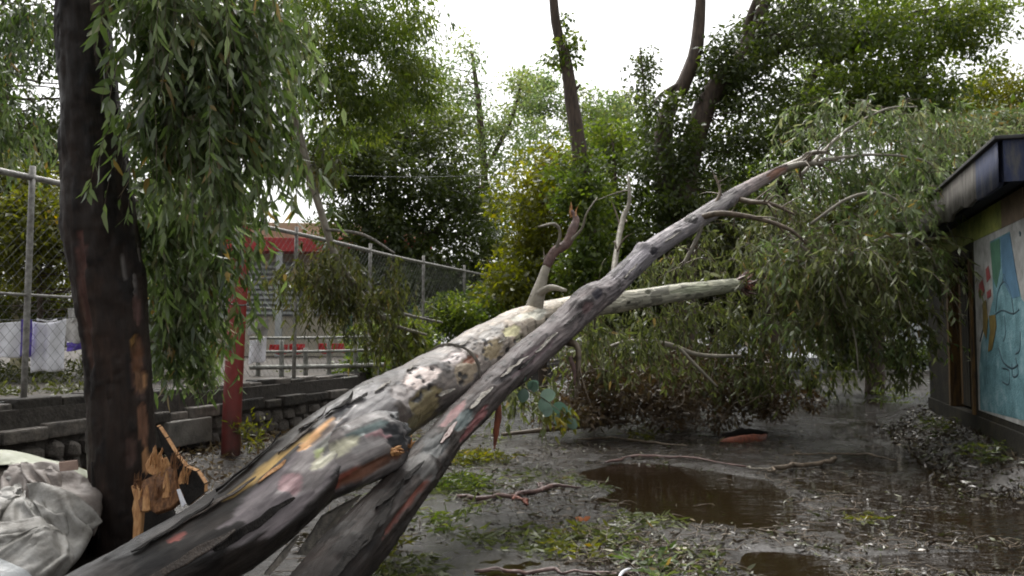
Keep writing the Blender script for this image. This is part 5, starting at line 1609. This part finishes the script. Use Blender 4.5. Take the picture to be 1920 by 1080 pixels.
tree('spreading_tree', 'large bright green tree spreading above the hut at upper right',
     [[(1440, 740, 21, 20), (1450, 480, 21, 18), (1472, 310, 21, 13), (1495, 220, 21, 10), (1530, 135, 21, 8), (1632, 74, 21, 5), (1720, 20, 21, 3)], [(1500, 215, 21, 7), (1600, 190, 20.5, 5), (1700, 160, 20, 3)]],
     [((1610, 150, 21, 140, 120, 2.2), 110, 85, 0.5, 0.5), ((1710, 60, 21, 110, 80, 2.0), 60, 80, 0.5, 0.55), ((1830, 40, 21, 60, 50, 1.2), 16, 60, 0.45, 0.6), ((1570, 30, 21, 100, 50, 2.0), 30, 60, 0.45, 0.45), ((1510, 230, 20.5, 70, 80, 1.2), 36, 80, 0.45, 0.4), ((1700, 190, 20, 90, 60, 1.4), 50, 80, 0.45, 0.45), ((1430, 350, 21, 90, 70, 1.4), 34, 80, 0.45, 0.3)],
     'leaf_green', (0.13, 0.055), 105, dense=1.15, extra=[((2450, 60, 12, 430, 330, 3.0), 110, 80, 0.6, 0.4), ((1820, 90, 21, 60, 60, 1.0), 16, 60, 0.4, 0.6), ((1880, 15, 21, 50, 30, 0.8), 8, 50, 0.4, 0.6)])  # first extra region: unseen leaves right of the view, added to shade the hut
tree('yellow_bush_tree', 'yellowish bushy tree just above the hut roof at the right edge',
     [[(1850, 720, 27, 12), (1850, 400, 27, 10), (1845, 230, 27, 5)]],
     [((1850, 195, 27, 90, 45, 1.8), 50, 80, 0.55, 0.5), ((1770, 240, 27, 60, 40, 1.4), 24, 80, 0.5, 0.4), ((1900, 250, 26, 60, 40, 1.4), 22, 80, 0.5, 0.5)],
     'leaf_yellow', (0.15, 0.065), 106, dense=1.2)
tree('leaning_wattle', 'grey green feathery tree behind the hut roof edge',
     [[(1790, 720, 17.5, 10), (1790, 420, 17.5, 8), (1800, 290, 17.5, 4)]],
     [((1790, 265, 17.5, 90, 35, 1.0), 44, 80, 0.36, 0.7), ((1880, 235, 17.5, 60, 22, 0.8), 22, 70, 0.32, 0.8), ((1730, 330, 17.5, 60, 60, 0.8), 30, 80, 0.36, 0.4)],
     'leaf_euc', (0.15, 0.035), 107, droop=0.7)
tree('understory_tree', 'yellow green young tree behind the crotch of the fallen trunk',
     [[(1020, 720, 18, 9), (1015, 560, 18, 8), (1020, 420, 18, 5), (1005, 320, 18, 3)], [(1018, 500, 18, 4), (960, 400, 18, 2)]],
     [((1000, 410, 18, 70, 90, 1.2), 44, 70, 0.38, 0.55), ((980, 530, 17.5, 70, 50, 1.2), 36, 80, 0.40, 0.42), ((1040, 320, 19, 50, 60, 1.0), 18, 70, 0.38, 0.6)],
     'leaf_yellow', (0.12, 0.055), 108, br=0.012, dense=1.5)
tree('green_sapling', 'mid green bushy sapling between the slender trunk and the forked tree',
     [[(1160, 720, 19, 8), (1162, 500, 19, 7), (1155, 360, 19, 4), (1150, 270, 19, 2)]],
     [((1150, 440, 19, 70, 100, 1.2), 56, 80, 0.40, 0.45), ((1130, 280, 20, 50, 60, 1.2), 22, 70, 0.38, 0.6), ((1190, 540, 18.5, 80, 50, 1.2), 36, 80, 0.4, 0.35)],
     'leaf_green', (0.12, 0.06), 109, br=0.012, dense=1.5)
tree('distant_thin_tree', 'thin distant tree with sparse tufts against the sky',
     [[(1212, 690, 38, 5), (1215, 400, 38, 4), (1212, 220, 38, 3), (1200, 90, 38, 1.5)]],
     [((1205, 170, 38, 24, 80, 0.8), 14, 55, 0.45, 0.4), ((1225, 110, 38, 20, 20, 0.6), 3, 30, 0.35, 0.5), ((1220, 280, 38, 60, 60, 1.5), 20, 60, 0.5, 0.4)],
     'leaf_dark', (0.18, 0.09), 110, br=0.02, dense=1.1)
tree('distant_green_tree', 'hazy green tree far behind the slender trunk',
     [[(1140, 690, 42, 5), (1140, 400, 42, 4), (1135, 230, 42, 2)]],
     [((1140, 240, 42, 55, 70, 2.0), 30, 60, 0.55, 0.6), ((1000, 230, 44, 40, 100, 2.0), 22, 60, 0.6, 0.5), ((1080, 330, 42, 90, 60, 2.5), 30, 60, 0.6, 0.4), ((1180, 250, 44, 60, 80, 2.0), 34, 60, 0.6, 0.55), ((1080, 215, 44, 50, 60, 2.0), 20, 55, 0.55, 0.6), ((1010, 170, 44, 40, 50, 1.5), 14, 55, 0.5, 0.6)],
     'leaf_light', (0.2, 0.1), 111, br=0.02, dense=1.6)
tree('garden_shrub', 'yellow green shrub behind the fence left of the standing trunk',
     [[(70, 720, 14, 6), (75, 560, 14, 5), (60, 420, 14, 3)]],
     [((60, 440, 14, 90, 90, 1.2), 52, 75, 0.32, 0.5), ((30, 360, 14.5, 80, 60, 1.0), 30, 70, 0.32, 0.4), ((60, 580, 15.5, 110, 60, 0.8), 30, 70, 0.34, 0.2), ((300, 480, 13.5, 60, 130, 0.8), 30, 70, 0.32, 0.4)],
     'leaf_yellow', (0.10, 0.045), 112, br=0.012, cat='shrub', dense=2.6)
tree('garden_tree', 'tall dark tree behind the upper left corner with bright sky gaps',
     [[(-40, 720, 17, 16), (-30, 400, 17, 14), (10, 150, 17, 9), (40, -40, 17, 5)]],
     [((50, 40, 17, 90, 50, 1.4), 16, 60, 0.40, 0.35), ((-20, 120, 17, 40, 140, 1.2), 22, 70, 0.4, 0.3), ((60, 270, 17, 80, 50, 1.2), 26, 70, 0.4, 0.35), ((110, 150, 17, 40, 60, 1), 8, 50, 0.35, 0.4), ((330, 330, 17, 120, 180, 1.2), 40, 70, 0.45, 0.3)],
     'leaf_dark', (0.12, 0.055), 113)
tree('fence_shrub', 'low leafy shrub along the fence behind the upper pale trunk',
     [[(800, 700, 19, 5), (805, 640, 19, 4), (800, 580, 19, 2)]],
     [((740, 640, 17, 80, 40, 0.8), 34, 75, 0.30, 0.55), ((860, 590, 19, 70, 40, 0.8), 28, 75, 0.32, 0.5), ((680, 690, 15.5, 50, 26, 0.4), 14, 70, 0.22, 0.5), ((930, 560, 20, 60, 30, 0.8), 20, 70, 0.3, 0.4)],
     'leaf_green', (0.10, 0.045), 114, br=0.01, cat='shrub')

tree('olive_tree', 'broad olive green tree close behind the fallen crown beside the hut',
     [[(1640, 740, 24, 18), (1640, 560, 24, 16), (1630, 420, 24, 11), (1650, 320, 24, 6)], [(1640, 520, 24, 9), (1560, 420, 24, 6), (1520, 350, 24, 3)]],
     [((1620, 400, 24, 130, 90, 1.6), 60, 85, 0.5, 0.40), ((1530, 500, 24, 110, 90, 1.6), 50, 85, 0.5, 0.34), ((1680, 520, 24, 70, 70, 1.4), 34, 85, 0.5, 0.34), ((1600, 590, 24, 140, 30, 1.4), 34, 80, 0.4, 0.28)],
     'leaf_olive', (0.15, 0.06), 130)
tree('tangled_tree', 'dark tangled tree behind the middle of the fallen pale limb',
     [[(1340, 740, 23, 14), (1345, 560, 23, 12), (1335, 440, 23, 8), (1350, 330, 23, 4)]],
     [((1340, 430, 23, 100, 110, 1.6), 60, 85, 0.5, 0.36), ((1240, 560, 23, 120, 60, 1.6), 50, 85, 0.5, 0.32), ((1420, 560, 23, 110, 60, 1.6), 50, 85, 0.5, 0.30), ((1100, 560, 22, 90, 50, 1.4), 34, 85, 0.45, 0.36)],
     'leaf_olive', (0.15, 0.06), 131)
# weeds and dead growth on the terrace behind the fence
c = Crown(140)
for reg, k, per, cr_, t in (((60, 745, 10.5, 120, 14, 0.6), 26, 50, 0.16, 0.3), ((560, 716, 17, 130, 10, 1.2), 40, 50, 0.22, 0.3), ((60, 700, 13, 130, 22, 0.8), 34, 50, 0.22, 0.2), ((330, 715, 13.5, 90, 16, 0.8), 20, 50, 0.2, 0.3)):
    c.clumps(reg, k, per, cr_, (0.10, 0.03), 0.0, t, zmin=0.88)
c.build(None, M['leaf_olive'], name='terrace_weeds')

# far wood that closes the view above the ground
c = Crown(120)
for reg, k, per, cr_, t in (((1080, 560, 50, 330, 90, 3), 200, 60, 0.9, 0.30), ((1450, 540, 46, 330, 110, 3), 260, 60, 0.9, 0.30), ((760, 570, 48, 270, 80, 3), 130, 60, 0.8, 0.3), ((1680, 480, 44, 170, 150, 3), 130, 60, 0.9, 0.35), ((1400, 420, 40, 160, 90, 3), 80, 60, 0.8, 0.35), ((1350, 650, 40, 300, 40, 2), 110, 60, 0.6, 0.25), ((980, 440, 50, 130, 70, 3), 50, 55, 0.9, 0.4), ((1600, 668, 37.5, 190, 22, 0.8), 90, 60, 0.5, 0.3)):
    c.clumps(reg, k, per, cr_, (0.26, 0.13), 0.3, t)
wood = c.build(None, M['leaf_dark'], name='distant_wood')

# ------------------------------------------------------------------ snapped branch hanging over the fence
sn = empty('snapped_branch', P(565, 270, 11.2), 'snapped leafy branch hanging down over the chain link fence', 'branch')
for i, lst in enumerate(([(530, 120, 10.6, 10), (548, 210, 11.0, 10), (575, 310, 11.3, 9), (600, 390, 11.4, 7), (625, 470, 11.5, 6), (655, 520, 11.6, 6), (685, 560, 11.7, 5), (730, 605, 11.8, 4), (800, 628, 12, 2.5)],
                         [(560, 500, 11.7, 3), (600, 535, 11.7, 4), (650, 560, 11.7, 4.5), (690, 578, 11.7, 4)],
                         [(612, 430, 11.4, 3), (680, 440, 11.4, 3), (740, 475, 11.4, 2)],
                         [(690, 570, 11.7, 3), (760, 590, 11.8, 3), (830, 605, 11.9, 2)])):
    pts, rad = px_path(lst)
    tube('stem' if i == 0 else 'side_stem', pts, rad, M['bark_pale'] if i == 0 else M['bark_grey'], sn, 30, 8, 0.15, seed=70 + i)
c = Crown(33)
for reg, n, L, per, tint in (((600, 520, 11.6, 70, 30, 0.5), 60, 0.75, 16, 0.40), ((690, 560, 11.7, 60, 40, 0.5), 60, 0.7, 16, 0.45), ((670, 480, 11.5, 80, 30, 0.5), 40, 0.6, 14, 0.5), ((560, 515, 11.6, 55, 30, 0.4), 36, 0.5, 14, 0.5), ((740, 620, 11.9, 50, 20, 0.4), 24, 0.5, 14, 0.45), ((590, 320, 11.3, 40, 50, 0.3), 16, 0.5, 13, 0.4)):
    c.strands(reg, int(n * 1.6), L, per, (0.13, 0.026), tint, 0.45, 0.003)
c.build(sn, M['leaf_olive'], True, M['twig'])

cable = tube('overhead_cable', [P(430, 322, 15), P(700, 331, 16), P(850, 331, 17), P(1000, 326, 18), P(1300, 318, 20)], [0.006] * 5, M['cable'], None, 30, 5, 0)
tag(cable, 'thin dark overhead cable crossing the trees', 'cable')

# ================================================================== SACKS AND GROUND THINGS
mound = empty('rubble_mound', Vector((-3.75, 6.0, 0)), 'low mound of dark earth under the sacks at lower left', 'mound')
mx, my = np.meshgrid(np.linspace(-5.4, -3.05, 40), np.linspace(4.8, 7.3, 40), indexing='ij')
mz = 0.64 * np.exp(-(np.abs((mx + 3.8) / 0.75) ** 4 + np.abs((my - 6.45) / 0.42) ** 4)) + 0.34 * np.exp(-(np.abs((mx + 3.75) / 0.7) ** 4 + np.abs((my - 5.72) / 0.45) ** 4)) + 0.05 * fbm(mx * 3, my * 3, 4, 4)
mob = link('earth', grid_mesh('earth', np.stack([mx, my, np.maximum(mz, -0.03)], -1), M['soil']), mound)
mob.modifiers.new('col', 'COLLISION')
mob.collision.cloth_friction = 80
SIM = bpy.data.scenes.new('cloth_settling')
SIM.collection.objects.link(mob)


def pillow(name, L, W, nx, ny, loc, rot, seed, pressure, single=False, shrink=-0.12, fat=0.10):
    bm = bmesh.new()
    top = [[None] * (ny + 1) for _ in range(nx + 1)]
    bot = [[None] * (ny + 1) for _ in range(nx + 1)]
    for i in range(nx + 1):
        for j in range(ny + 1):
            x, y = (i / nx - .5) * L, (j / ny - .5) * W
            h = fat * min(1, 6 * min(i / nx, 1 - i / nx)) * min(1, 6 * min(j / ny, 1 - j / ny))
            dz = noise.noise(Vector((x * 6, y * 6, seed * 3.7))) * 0.025
            v = bm.verts.new((x, y, (0 if single else h) + dz))
            top[i][j] = v
            if not single:
                bot[i][j] = v if (i in (0, nx) or j in (0, ny)) else bm.verts.new((x, y, -h + dz))
    for i in range(nx):
        for j in range(ny):
            bm.faces.new((top[i][j], top[i + 1][j], top[i + 1][j + 1], top[i][j + 1]))
            if not single:
                bm.faces.new((bot[i][j], bot[i][j + 1], bot[i + 1][j + 1], bot[i + 1][j]))
    me = bpy.data.meshes.new(name)
    bm.to_mesh(me)
    bm.free()
    o = bpy.data.objects.new(name, me)
    SIM.collection.objects.link(o)
    o.location = loc
    o.rotation_euler = rot
    md = o.modifiers.new('cloth', 'CLOTH')
    t = md.settings
    t.quality = 4
    t.mass = 0.2
    t.use_pressure = not single
    t.uniform_pressure_force = pressure
    t.tension_stiffness = t.compression_stiffness = 22
    t.shear_stiffness = 8
    t.bending_stiffness = 0.12
    t.shrink_min = shrink
    md.collision_settings.distance_min = 0.010
    md.collision_settings.collision_quality = 2
    md.point_cache.frame_start = 1
    md.point_cache.frame_end = 60
    return o


def settle(o, frames, name, label, cat, mat, keep=True):
    """Let the cloth fall, then keep its shape as a plain mesh."""
    SIM.frame_start, SIM.frame_end = 1, 60
    for f in range(1, frames + 1):
        SIM.frame_set(f)
    dg = SIM.view_layers[0].depsgraph
    me = bpy.data.meshes.new_from_object(o.evaluated_get(dg))
    me.transform(Matrix.LocRotScale(o.location, o.rotation_euler, o.scale))
    me.polygons.foreach_set('use_smooth', np.ones(len(me.polygons), dtype=bool))
    old = o.data
    bpy.data.objects.remove(o)
    bpy.data.meshes.remove(old)
    SIM.frame_set(1)
    me.materials.append(mat)
    me.name = name
    r_ = link(name, me)
    tag(r_, label, cat)
    sb = r_.modifiers.new('soft', 'SUBSURF')
    sb.levels = sb.render_levels = 1
    r_.modifiers.new('col', 'COLLISION')
    r_.collision.cloth_friction = 60
    r_.collision.thickness_outer = 0.01
    SIM.collection.objects.link(r_)
    return r_


sacks = []
for (px_, py_, d_, L_, W_, rot, sd_, prs, single, frames, lb, nm, mt, shr) in (
        (50, 865, 6.45, 1.15, 0.55, (0.10, -0.12, 0.05), 2, 1.2, False, 22, 'greenish white sack at the back of the heap by the trunk', 'cloth_sack', 'sack_green', -0.10),
        (105, 905, 6.05, 0.75, 0.55, (0.45, 0.0, 0.15), 5, 1.6, False, 22, 'pinkish grey bulging sack against the foot of the standing trunk', 'cloth_sack', 'sack_pink', -0.12),
        (50, 960, 5.70, 0.85, 0.60, (0.45, 0.10, -0.30), 9, 0.6, False, 24, 'wrinkled grey sack in the middle of the heap', 'cloth_sack', 'sack_grey', -0.25),
        (5, 1005, 5.45, 0.80, 0.45, (0.3, 0.12, 0.25), 14, 0.5, False, 24, 'small folded pale sack at the lower left edge', 'cloth_sack', 'sack_grey', -0.25),
        (20, 1050, 5.15, 0.80, 0.40, (0.15, 0.0, 0.1), 17, 0, True, 24, 'flat white plastic sheet in the lower left corner', 'plastic_sheet', 'sack_white', -0.12)):
    ob = pillow(nm, L_, W_, 40, 28, P(px_, py_, d_) + Vector((0, 0, 0.06)), rot, sd_, prs, single, shr)
    sacks.append(settle(ob, frames, nm, lb, 'sack' if not single else 'sheet', M[mt]))
for ob in sacks + [mob]:
    ob.modifiers.remove(ob.modifiers['col'])
    SIM.collection.objects.unlink(ob)
bpy.data.scenes.remove(SIM)
o = slab('cardboard_scrap', [P(110, 868, 6.02), P(144, 864, 6.02), P(146, 881, 5.98), P(112, 884, 5.98)], Vector((0, 0.012, 0.006)), M['cardboard'])
tag(o, 'brown cardboard scrap lying on the sacks', 'cardboard')


def stick(name, label, lst, mat, cat='fallen branch', seed=0, n=26, lift=0.012, parent=None, lump=0.25):
    pts, rad = [], []
    for (x, y, w) in lst:
        g = G(x, y)
        r_ = 0.72 * w * g.y / FPX
        h = float(ground_h(np.array([g.x]), np.array([g.y]))[0])
        pts.append(Vector((g.x, g.y, max(h, 0) + r_ * 0.7 + lift)))
        rad.append(r_)
    cp, cr_ = catmull(pts, rad, 16)
    rj = np.random.default_rng(seed + 900)
    jit = rj.normal(size=cp.shape) * np.array([0.018, 0.03, 0.006])
    jit[0] = jit[-1] = 0
    cp = cp + jit
    o = tube(name, [Vector(x) for x in cp], list(cr_ * rj.uniform(0.75, 1.3, 16)), M[mat], parent, 44, 7, lump, seed=seed)
    if parent is None and label:
        tag(o, label, cat)
    return o


fb = empty('fallen_branch', G(980, 942), 'pinkish bare branch on the wet ground left of the brown puddle', 'fallen branch')
stick('stem', '', [(855, 940, 5), (900, 944, 6), (960, 937, 6), (1015, 925, 7), (1040, 921, 6), (1090, 922, 2)], 'bark_pink', parent=fb, seed=1)
stick('side_twig', '', [(960, 938, 4), (985, 948, 4), (990, 955, 2)], 'bark_red', parent=fb, seed=2)
stick('side_twig', '', [(1015, 926, 4), (1012, 916, 3), (1030, 912, 1)], 'bark_pink', parent=fb, seed=3)
stick('fallen_branch', 'dark curved branch on the ground right of the brown puddle', [(1440, 892, 3), (1475, 882, 6), (1520, 878, 6), (1552, 872, 6), (1565, 862, 3)], 'twig', seed=4, lift=0.03)
stick('fallen_branch', 'long thin dark branch lying behind the curved one', [(1470, 858, 2), (1540, 854, 2.5), (1620, 854, 2.5), (1680, 866, 1.5)], 'twig', seed=5)
stick('fallen_branch', 'pale stick along the far rim of the brown puddle', [(1135, 872, 3), (1200, 863, 3), (1290, 866, 3), (1370, 880, 2.5), (1400, 882, 2)], 'bark_pink', seed=6, lift=0.02)
stick('fallen_branch', 'short pale stick ending at the dark curved branch', [(1400, 884, 2), (1440, 884, 2.5), (1470, 880, 1.5)], 'bark_pale', seed=7, lift=0.02)
stick('fallen_branch', 'thin dark twig across the grey ground below the puddle edge', [(1085, 1002, 1.5), (1130, 1001, 2), (1190, 999, 1)], 'twig', seed=8)
stick('fallen_branch', 'thin dark stick in front of the brush heap', [(1080, 830, 2), (1140, 826, 3), (1220, 836, 3), (1290, 842, 2)], 'twig', seed=9)
stick('fallen_branch', 'reddish bark strip at the bottom edge of the picture', [(890, 1076, 4), (960, 1078, 5), (1060, 1077, 5), (1200, 1079, 3)], 'bark_pink', seed=10)
rb = empty('red_bark_piece', G(1395, 826), 'red torn bark piece lying at the foot of the brush heap', 'bark piece')
bark_sheet('bark_curl', [G(1350, 828, 0.04), G(1385, 826, 0.06), G(1425, 822, 0.07), G(1440, 812, 0.09)], [0.03, 0.07, 0.08, 0.02], M['bark_red'], rb, 0.6, 31)
bark_sheet('dark_back', [G(1355, 818, 0.10), G(1395, 812, 0.12), G(1440, 812, 0.10)], [0.03, 0.08, 0.02], M['bark_slab'], rb, 0.4, 32)
wc = tube('white_curl', [G(1160, 1084, 0.03), G(1166, 1074, 0.045), G(1175, 1068, 0.05), G(1183, 1066, 0.04)], [0.010, 0.012, 0.009, 0.003], M['white_cloth'], None, 16, 6, 0.1)
tag(wc, 'white curled strip at the bottom edge below the puddle', 'litter')
dl = empty('dead_leaf', G(1096, 975), 'curled orange dead leaf on the wet grey ground', 'leaf')
M['leaf_orange'] = mat_leaf('leaf_orange', [(0, (0.35, 0.12, 0.05)), (1, (0.50, 0.20, 0.09))], 0.2)
for i, (dx, dy) in enumerate(((-1, 0.2), (0.8, 0.5), (0.1, -0.9))):
    g = G(1094, 975, 0.05)
    big_leaf(dl, g, (dx, dy, 0.25), 0.075, 0.04, M['leaf_orange'], i + 3, 'blade')

# leafy tufts blown onto the ground
for i, (x, y, d_, rx, ry, n, mt, lb) in enumerate((
        (830, 905, 9.2, 80, 14, 150, 'leaf_green', 'green leafy spray on the ground below the dark trunk'),
        (890, 865, 11.0, 70, 12, 110, 'leaf_yellow', 'yellow green spray on the ground beyond the dark trunk'),
        (725, 1040, 6.2, 28, 44, 36, 'leaf_yellow', 'yellow green grass tuft at the foot of the dark trunk'),
        (850, 985, 7.3, 36, 8, 22, 'leaf_green', 'small flat green spray on the grey ground'),
        (1090, 1035, 6.4, 70, 6, 18, 'leaf_yellow', 'olive spray below the thin dark twig'),
        (1225, 1070, 5.9, 40, 16, 24, 'leaf_euc', 'grey green spray at the bottom edge beside the white curl'),
        (470, 830, 10.6, 22, 40, 30, 'leaf_yellow', 'yellow green weed at the wall right of the red pole'),
        (1210, 825, 13.2, 40, 10, 22, 'leaf_yellow', 'yellow green spray in front of the brush heap'),
        (1680, 745, 15.0, 40, 14, 30, 'leaf_green', 'dark wet spray on the ground near the hut'),
        (1870, 852, 9.7, 60, 22, 60, 'leaf_dark', 'dark weeds at the foot of the mural wall'),
        (1775, 800, 12.4, 50, 18, 50, 'leaf_dark', 'dark weeds below the doorway of the hut'),
        (1610, 975, 7.4, 16, 6, 8, 'leaf_yellow', 'tiny green sprig on the rippled water'))):
    t = empty('leafy_spray', Vector((P(x, y, d_).x, d_, 0)), lb, 'leaf spray')
    c = Crown(200 + i)
    r = c.rng
    cen = np.array(P(x, y, d_))
    cen[2] = max(cen[2], 0.05)
    for k in range(n):
        p0 = cen + in_ball(r, 1)[0] * np.array([rx * d_ / FPX, 0.5, ry * d_ / FPX])
        p0[2] = max(0.03, p0[2])
        dv = unit(np.array([r.normal(), r.normal(), abs(r.normal()) * (1.6 if ry > 25 else 0.12)]))
        Ls = r.uniform(0.08, 0.28)
        pp = p0 + dv * np.linspace(0, 1, 7)[:, None] * Ls
        pp[:, 2] = np.maximum(pp[:, 2], 0.03)
        c.tw.append(([Vector(pp[0]), Vector(pp[3]), Vector(pp[6])], [0.003, 0.002, 0.001], 4, 3))
        c.add(pp, dv + r.normal(size=(7, 3)) * np.array([0.7, 0.7, 0.7 if ry > 25 else 0.16]), r.uniform(0.05, 0.11, 7), r.uniform(0.012, 0.03, 7), 0.5 + r.normal(size=7) * 0.25)
    c.build(t, M[mt], True, M['twig'], name='leaves')

# litter over the whole wet ground: leaves, chips and short twigs
c = Crown(300)
r = c.rng
N = 34000
px = r.uniform(560, 1990, N)
py = 690 + 420 * r.random(N) ** 0.75
pts = np.array([tuple(G(a_, b_)) for a_, b_ in zip(px, py)])
den = fbm(pts[:, 0] * 1.1, pts[:, 1] * 0.8, 77, 4)
inp = np.zeros(N, bool)
for cc, rx, ry in PUD:
    inp |= (((pts[:, 0] - cc.x) / rx) ** 2 + ((pts[:, 1] - cc.y) / ry) ** 2) < 0.8
keep = (r.random(N) < np.clip(0.35 + 1.5 * den, 0.02, 1)) & ~(inp & (r.random(N) < 0.93)) & (pts[:, 1] < 30)
pts = pts[keep]
wet_ = ground_h(pts[:, 0], pts[:, 1]) < 0.002
pts = pts[~(wet_ & (r.random(len(pts)) < 0.7))]
pts[:, 2] = np.maximum(ground_h(pts[:, 0], pts[:, 1]), 0) + r.uniform(0.006, 0.02, len(pts))
n_ = len(pts)
d_ = r.normal(size=(n_, 3)) * np.array([1, 1, 0.22])
c.add(pts, d_, 0.02 + 0.10 * r.random(n_) ** 1.8, 0.007 + 0.022 * r.random(n_) ** 1.5, r.random(n_) ** 1.9)
for k in range(1300):
    p = pts[int(r.integers(n_))]
    dv = np.array([r.normal(), r.normal() * 0.7, 0])
    dv = dv / np.linalg.norm(dv) * r.uniform(0.06, 0.3)
    m_ = p + dv * 0.5 + r.normal(size=3) * 0.02
    m_[2] = abs(m_[2]) + 0.008
    c.tw.append(([Vector(p), Vector(m_), Vector(p + dv)], [0.004, 0.0035, 0.0015], 5, 4))
lit = empty('ground_litter', (0, 8, 0), 'wet leaves chips and twigs strewn over the ground', 'litter')
lit['kind'] = 'stuff'
c.build(lit, M['leaf_litter'], True, M['twig'], name='litter_leaves')
c = Crown(305)
r = c.rng
N = 9000
px = r.uniform(640, 1350, N)
py = 800 + 300 * r.random(N) ** 0.8
pts = np.array([tuple(G(a_, b_)) for a_, b_ in zip(px, py)])
den = fbm(pts[:, 0] * 1.6, pts[:, 1] * 1.2, 91, 4) + 0.32 * np.exp(-((px - 850) / 130) ** 2 - ((py - 890) / 70) ** 2)
h_ = ground_h(pts[:, 0], pts[:, 1])
keep = (r.random(N) < np.clip(3.0 * den - 0.38, 0, 1)) & (h_ > 0.0)
pts = pts[keep]
pts[:, 2] = h_[keep] + r.uniform(0.008, 0.035, len(pts))
n_ = len(pts)
c.add(pts, r.normal(size=(n_, 3)) * np.array([1, 1, 0.2]), r.uniform(0.05, 0.13, n_), r.uniform(0.012, 0.03, n_), np.clip(0.45 + r.normal(size=n_) * 0.25, 0, 1))
c.build(lit, M['leaf_sage'], True, name='fresh_leaves')
# litter and soil at the foot of the wall and round the stump
c = Crown(310)
r = c.rng
A_ = r.uniform(-4.5, 3, 2600)
B_ = -r.random(2600) ** 1.3 * 1.6 - 0.15
pts = np.stack([FENCE0.x + YU.x * A_ + YN.x * B_, FENCE0.y + YU.y * A_ + YN.y * B_], 1)
z = np.maximum(ground_h(pts[:, 0], pts[:, 1]), 0) + r.uniform(0.01, 0.05, len(pts))
pts = np.column_stack([pts, z])
c.add(pts, r.normal(size=(len(pts), 3)) * np.array([1, 1, 0.5]), r.uniform(0.05, 0.13, len(pts)), r.uniform(0.012, 0.035, len(pts)), r.random(len(pts)))
wlit = empty('wall_litter', FENCE0 - YN, 'dead leaves heaped along the foot of the stone wall', 'litter')
wlit['kind'] = 'stuff'
c.build(wlit, M['leaf_brown'], True, name='litter_leaves')

# litter washed against the foot of the hut
c = Crown(320)
r = c.rng
A_ = r.uniform(-0.8, 6.5, 1900)
B_ = 0.05 + r.random(1900) ** 1.2 * 0.8
pts = np.stack([HO.x + YU.x * A_ + YN.x * B_, HO.y + YU.y * A_ + YN.y * B_], 1)
z = np.maximum(ground_h(pts[:, 0], pts[:, 1]), 0) + r.uniform(0.01, 0.04, len(pts))
pts = np.column_stack([pts, z])
c.add(pts, r.normal(size=(len(pts), 3)) * np.array([1, 1, 0.4]), r.uniform(0.05, 0.13, len(pts)), r.uniform(0.014, 0.036, len(pts)), r.random(len(pts)) ** 3)
hlit = empty('hut_litter', HO + YN * 0.5, 'dark dead leaves washed against the foot of the hut', 'litter')
hlit['kind'] = 'stuff'
c.build(hlit, M['leaf_litter'], True, name='litter_leaves')
